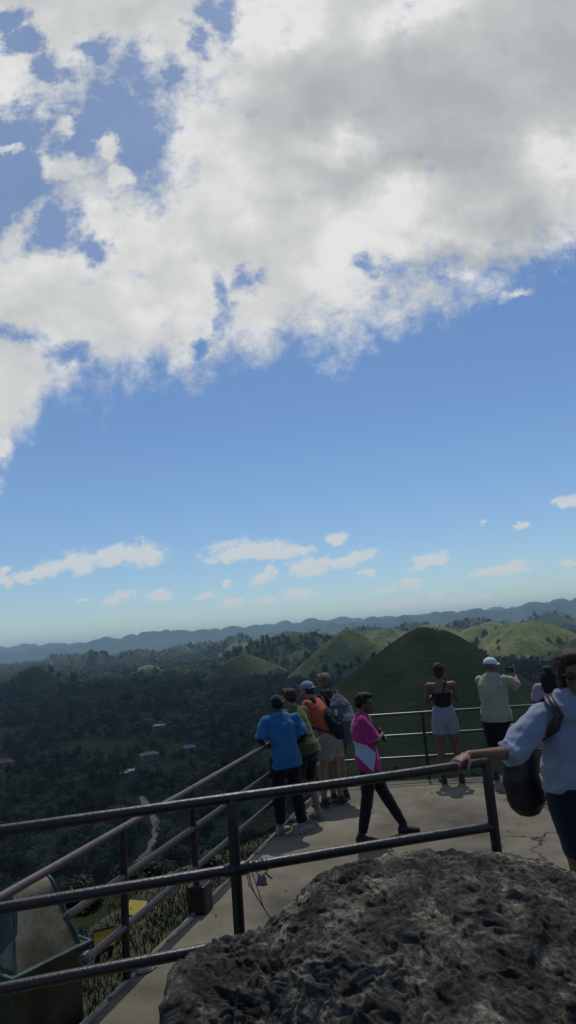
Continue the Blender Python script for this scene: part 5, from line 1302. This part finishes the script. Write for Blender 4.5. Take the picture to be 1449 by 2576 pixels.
mr2 = N(nt, 'ShaderNodeMapRange', interpolation_type='SMOOTHSTEP'); mr2.inputs[1].default_value = -.05; mr2.inputs[2].default_value = .62; nt.links.new(sd, mr2.inputs[0])
smallmask = mth('MULTIPLY', mr2.outputs[0], .93)
# behind the viewer: ordinary broken cloud
gn = N(nt, 'ShaderNodeTexNoise', i_Scale=3.2, i_Detail=8, i_Roughness=.6); nt.links.new(tc.outputs['Generated'], gn.inputs['Vector'])
mr3 = N(nt, 'ShaderNodeMapRange', interpolation_type='SMOOTHSTEP'); mr3.inputs[1].default_value = .56; mr3.inputs[2].default_value = .66; nt.links.new(gn.outputs[0], mr3.inputs[0])
back = N(nt, 'ShaderNodeMapRange'); back.inputs[1].default_value = .28; back.inputs[2].default_value = .14; nt.links.new(sp.outputs[1], back.inputs[0])
hi = N(nt, 'ShaderNodeMapRange'); hi.inputs[1].default_value = 0.02; hi.inputs[2].default_value = .2; nt.links.new(sp.outputs[2], hi.inputs[0])
front = mth('MAXIMUM', bigmask, smallmask)
inv = mth('SUBTRACT', 1, back.outputs[0])
mask = mth('ADD', mth('MULTIPLY', front, inv), mth('MULTIPLY', mth('MULTIPLY', mr3.outputs[0], back.outputs[0]), hi.outputs[0]), clamp=True)
# thickness of the big cloud: grey where it is deep, white near the rims and bright billows
PW = vm.outputs[0]
grey = None
for h in [(1150, 210, 560, 330, 0), (850, 260, 330, 230, 0), (1380, 120, 400, 400, 0), (1270, 540, 200, 110, 0), (1100, 400, 500, 180, 0), (1200, 640, 260, 60, 0)]:
    v = mth('MAXIMUM', blob(*h), 0); grey = v if grey is None else mth('SMOOTH_MAX', grey, v, .25)
white = None
for h in [(1010, 40, 190, 100, 25), (1010, 480, 150, 90, 20), (850, 350, 150, 60, -10), (1390, 380, 120, 90, 0), (700, 60, 160, 120, 60)]:
    v = mth('MAXIMUM', blob(*h), 0); white = v if white is None else mth('MAXIMUM', white, v)
soft = nz(3.6, 5, .5, off=(2, 9, 0), dist=.3); soft2 = nz(13, 6, .55, off=(6, 3, 0))
g1 = mth('MULTIPLY', mth('POWER', grey, 1.3), .88); g1 = mth('ADD', mth('SUBTRACT', g1, mth('MULTIPLY', white, .75)), .17)
g1 = mth('ADD', g1, mth('MULTIPLY', mth('SUBTRACT', soft.outputs[0], .5), 1.25)); g1 = mth('ADD', g1, mth('MULTIPLY', mth('SUBTRACT', soft2.outputs[0], .5), .9), clamp=True)
zen = N(nt, 'ShaderNodeMapRange'); zen.inputs[1].default_value = 1.25; zen.inputs[2].default_value = 2.2; nt.links.new(PZ, zen.inputs[0]); g1 = mth('MAXIMUM', g1, zen.outputs[0])
cr = N(nt, 'ShaderNodeValToRGB'); nt.links.new(g1, cr.inputs[0]); els = cr.color_ramp.elements
CL = [(0, (.78, .78, .77)), (.2, (.66, .67, .665)), (.5, (.53, .55, .555)), (1, (.42, .445, .455))]
while len(els) < 4: els.new(.5)
k_ = CLOUD_GAIN/SKY_STR/(2**EXPO)
for e, (p, c) in zip(els, CL): e.position = p; e.color = (*[v for v in c], 1)
gainc = N(nt, 'ShaderNodeVectorMath', operation='SCALE'); nt.links.new(cr.outputs[0], gainc.inputs[0]); gainc.inputs['Scale'].default_value = k_
SC_COL = (.62, .67, .69)
SKYG = (.83, .99, 1.14)
skg = N(nt, 'ShaderNodeVectorMath', operation='MULTIPLY'); nt.links.new(sky.outputs[0], skg.inputs[0]); skg.inputs[1].default_value = SKYG
mxs = N(nt, 'ShaderNodeMix', data_type='RGBA'); nt.links.new(mask, mxs.inputs[0]); nt.links.new(skg.outputs[0], mxs.inputs[6]); 
smc = N(nt, 'ShaderNodeMix', data_type='RGBA'); nt.links.new(mth('MULTIPLY', smallmask, mth('LESS_THAN', bigmask, .02)), smc.inputs[0]); nt.links.new(gainc.outputs[0], smc.inputs[6]); smc.inputs[7].default_value = (SC_COL[0]*k_, SC_COL[1]*k_, SC_COL[2]*k_, 1)
lowm = N(nt, 'ShaderNodeMapRange'); lowm.inputs[1].default_value = .22; lowm.inputs[2].default_value = .26; nt.links.new(PZ, lowm.inputs[0]); nt.links.new(mth('SUBTRACT', 1, lowm.outputs[0]), smc.inputs[0])
nt.links.new(smc.outputs[2], mxs.inputs[7])
nt.links.new(mxs.outputs[2], bg.inputs[0])
w.cycles.sampling_method = 'MANUAL'; w.cycles.sample_map_resolution = 512

sl = bpy.data.lights.new('sun', 'SUN'); sl.energy = SUN_STR; sl.angle = math.radians(.6); sl.color = (1, .96, .90)
so = link(bpy.data.objects.new('sun', sl)); sd_ = Vector((math.sin(SUN_AZ)*math.cos(SUN_EL), math.cos(SUN_AZ)*math.cos(SUN_EL), math.sin(SUN_EL)))
so.rotation_euler = sd_.to_track_quat('Z', 'Y').to_euler(); so.location = (20, 20, 60)

# unseen cloud added above the view, shaped to shade the valley and big hill
M['shade_cloud'] = mottled('cloud_white', [(.3, (.78, .79, .80)), (.6, (.86, .86, .86))], scale=.004, rough=1, bump=0, spec=0)
CH = 5500.; k = CH/math.tan(SUN_EL)
bm = bmesh.new()
spots = [(250, 450, 330, 300), (0, 640, 250, 270), (-250, 790, 300, 290), (-550, 950, 350, 400), (-300, 1050, 260, 260), (-900, 1150, 400, 380), (-420, 1330, 330, 200), (-50, 930, 230, 300), (450, 800, 250, 330), (640, 980, 160, 150), (130, 290, 150, 150), (0, 430, 110, 110), (-430, 680, 180, 150), (200, 1010, 130, 90), (700, 700, 260, 260)]
for i, (x, y, rx, ry_) in enumerate(spots): ell(bm, (x+k*math.sin(SUN_AZ), y+k*math.cos(SUN_AZ), CH+rng.uniform(0, 120)), (rx*1.1, ry_*1.1, 170+50*(i % 3)), seg=22)
cl = fuse('shade_cloud', bm, M['shade_cloud'], None, voxel=45, smooth=4, wrinkle=60, wscale=.006)
tag(cl, kind='structure')

# the air
m = bpy.data.materials.new('haze_air'); m.use_nodes = True; nt = m.node_tree; nt.nodes.remove(nt.nodes['Principled BSDF'])
pv = N(nt, 'ShaderNodeVolumePrincipled'); pv.inputs['Density'].default_value = 8.8e-5; pv.inputs['Color'].default_value = (.52, .78, 1, 1); pv.inputs['Anisotropy'].default_value = .25
nt.links.new(pv.outputs[0], nt.nodes['Material Output'].inputs['Volume'])
bm = bmesh.new(); zt = 170.; box(bm, (0, 0, (zt-150)/2), (26000, 26000, zt+150))
tag(obj('haze', bm, m, None, False), kind='stuff', label='thin blue haze over the far hills', cat='haze')

# ================================================================== CAMERA
cd = bpy.data.cameras.new('camera'); cam = link(bpy.data.objects.new('camera', cd)); SC.camera = cam
cd.sensor_fit = 'VERTICAL'; cd.sensor_height = 36; cd.lens = 36*1650/2576; cd.clip_start = .05; cd.clip_end = 60000
cam.matrix_world = Matrix(((CR.x, CU.x, -F0.x, CC.x), (CR.y, CU.y, -F0.y, CC.y), (CR.z, CU.z, -F0.z, CC.z), (0, 0, 0, 1)))
SC.render.resolution_x = 576; SC.render.resolution_y = 1024
SC.view_settings.view_transform = 'Standard'; SC.view_settings.look = 'None'; SC.view_settings.exposure = EXPO; SC.view_settings.gamma = 1; SC.view_settings.use_curve_mapping = False
SC.render.engine = 'CYCLES'; SC.cycles.use_denoising = True; SC.cycles.max_bounces = 6; SC.cycles.transparent_max_bounces = 8; SC.cycles.volume_bounces = 0; SC.cycles.use_adaptive_sampling = True
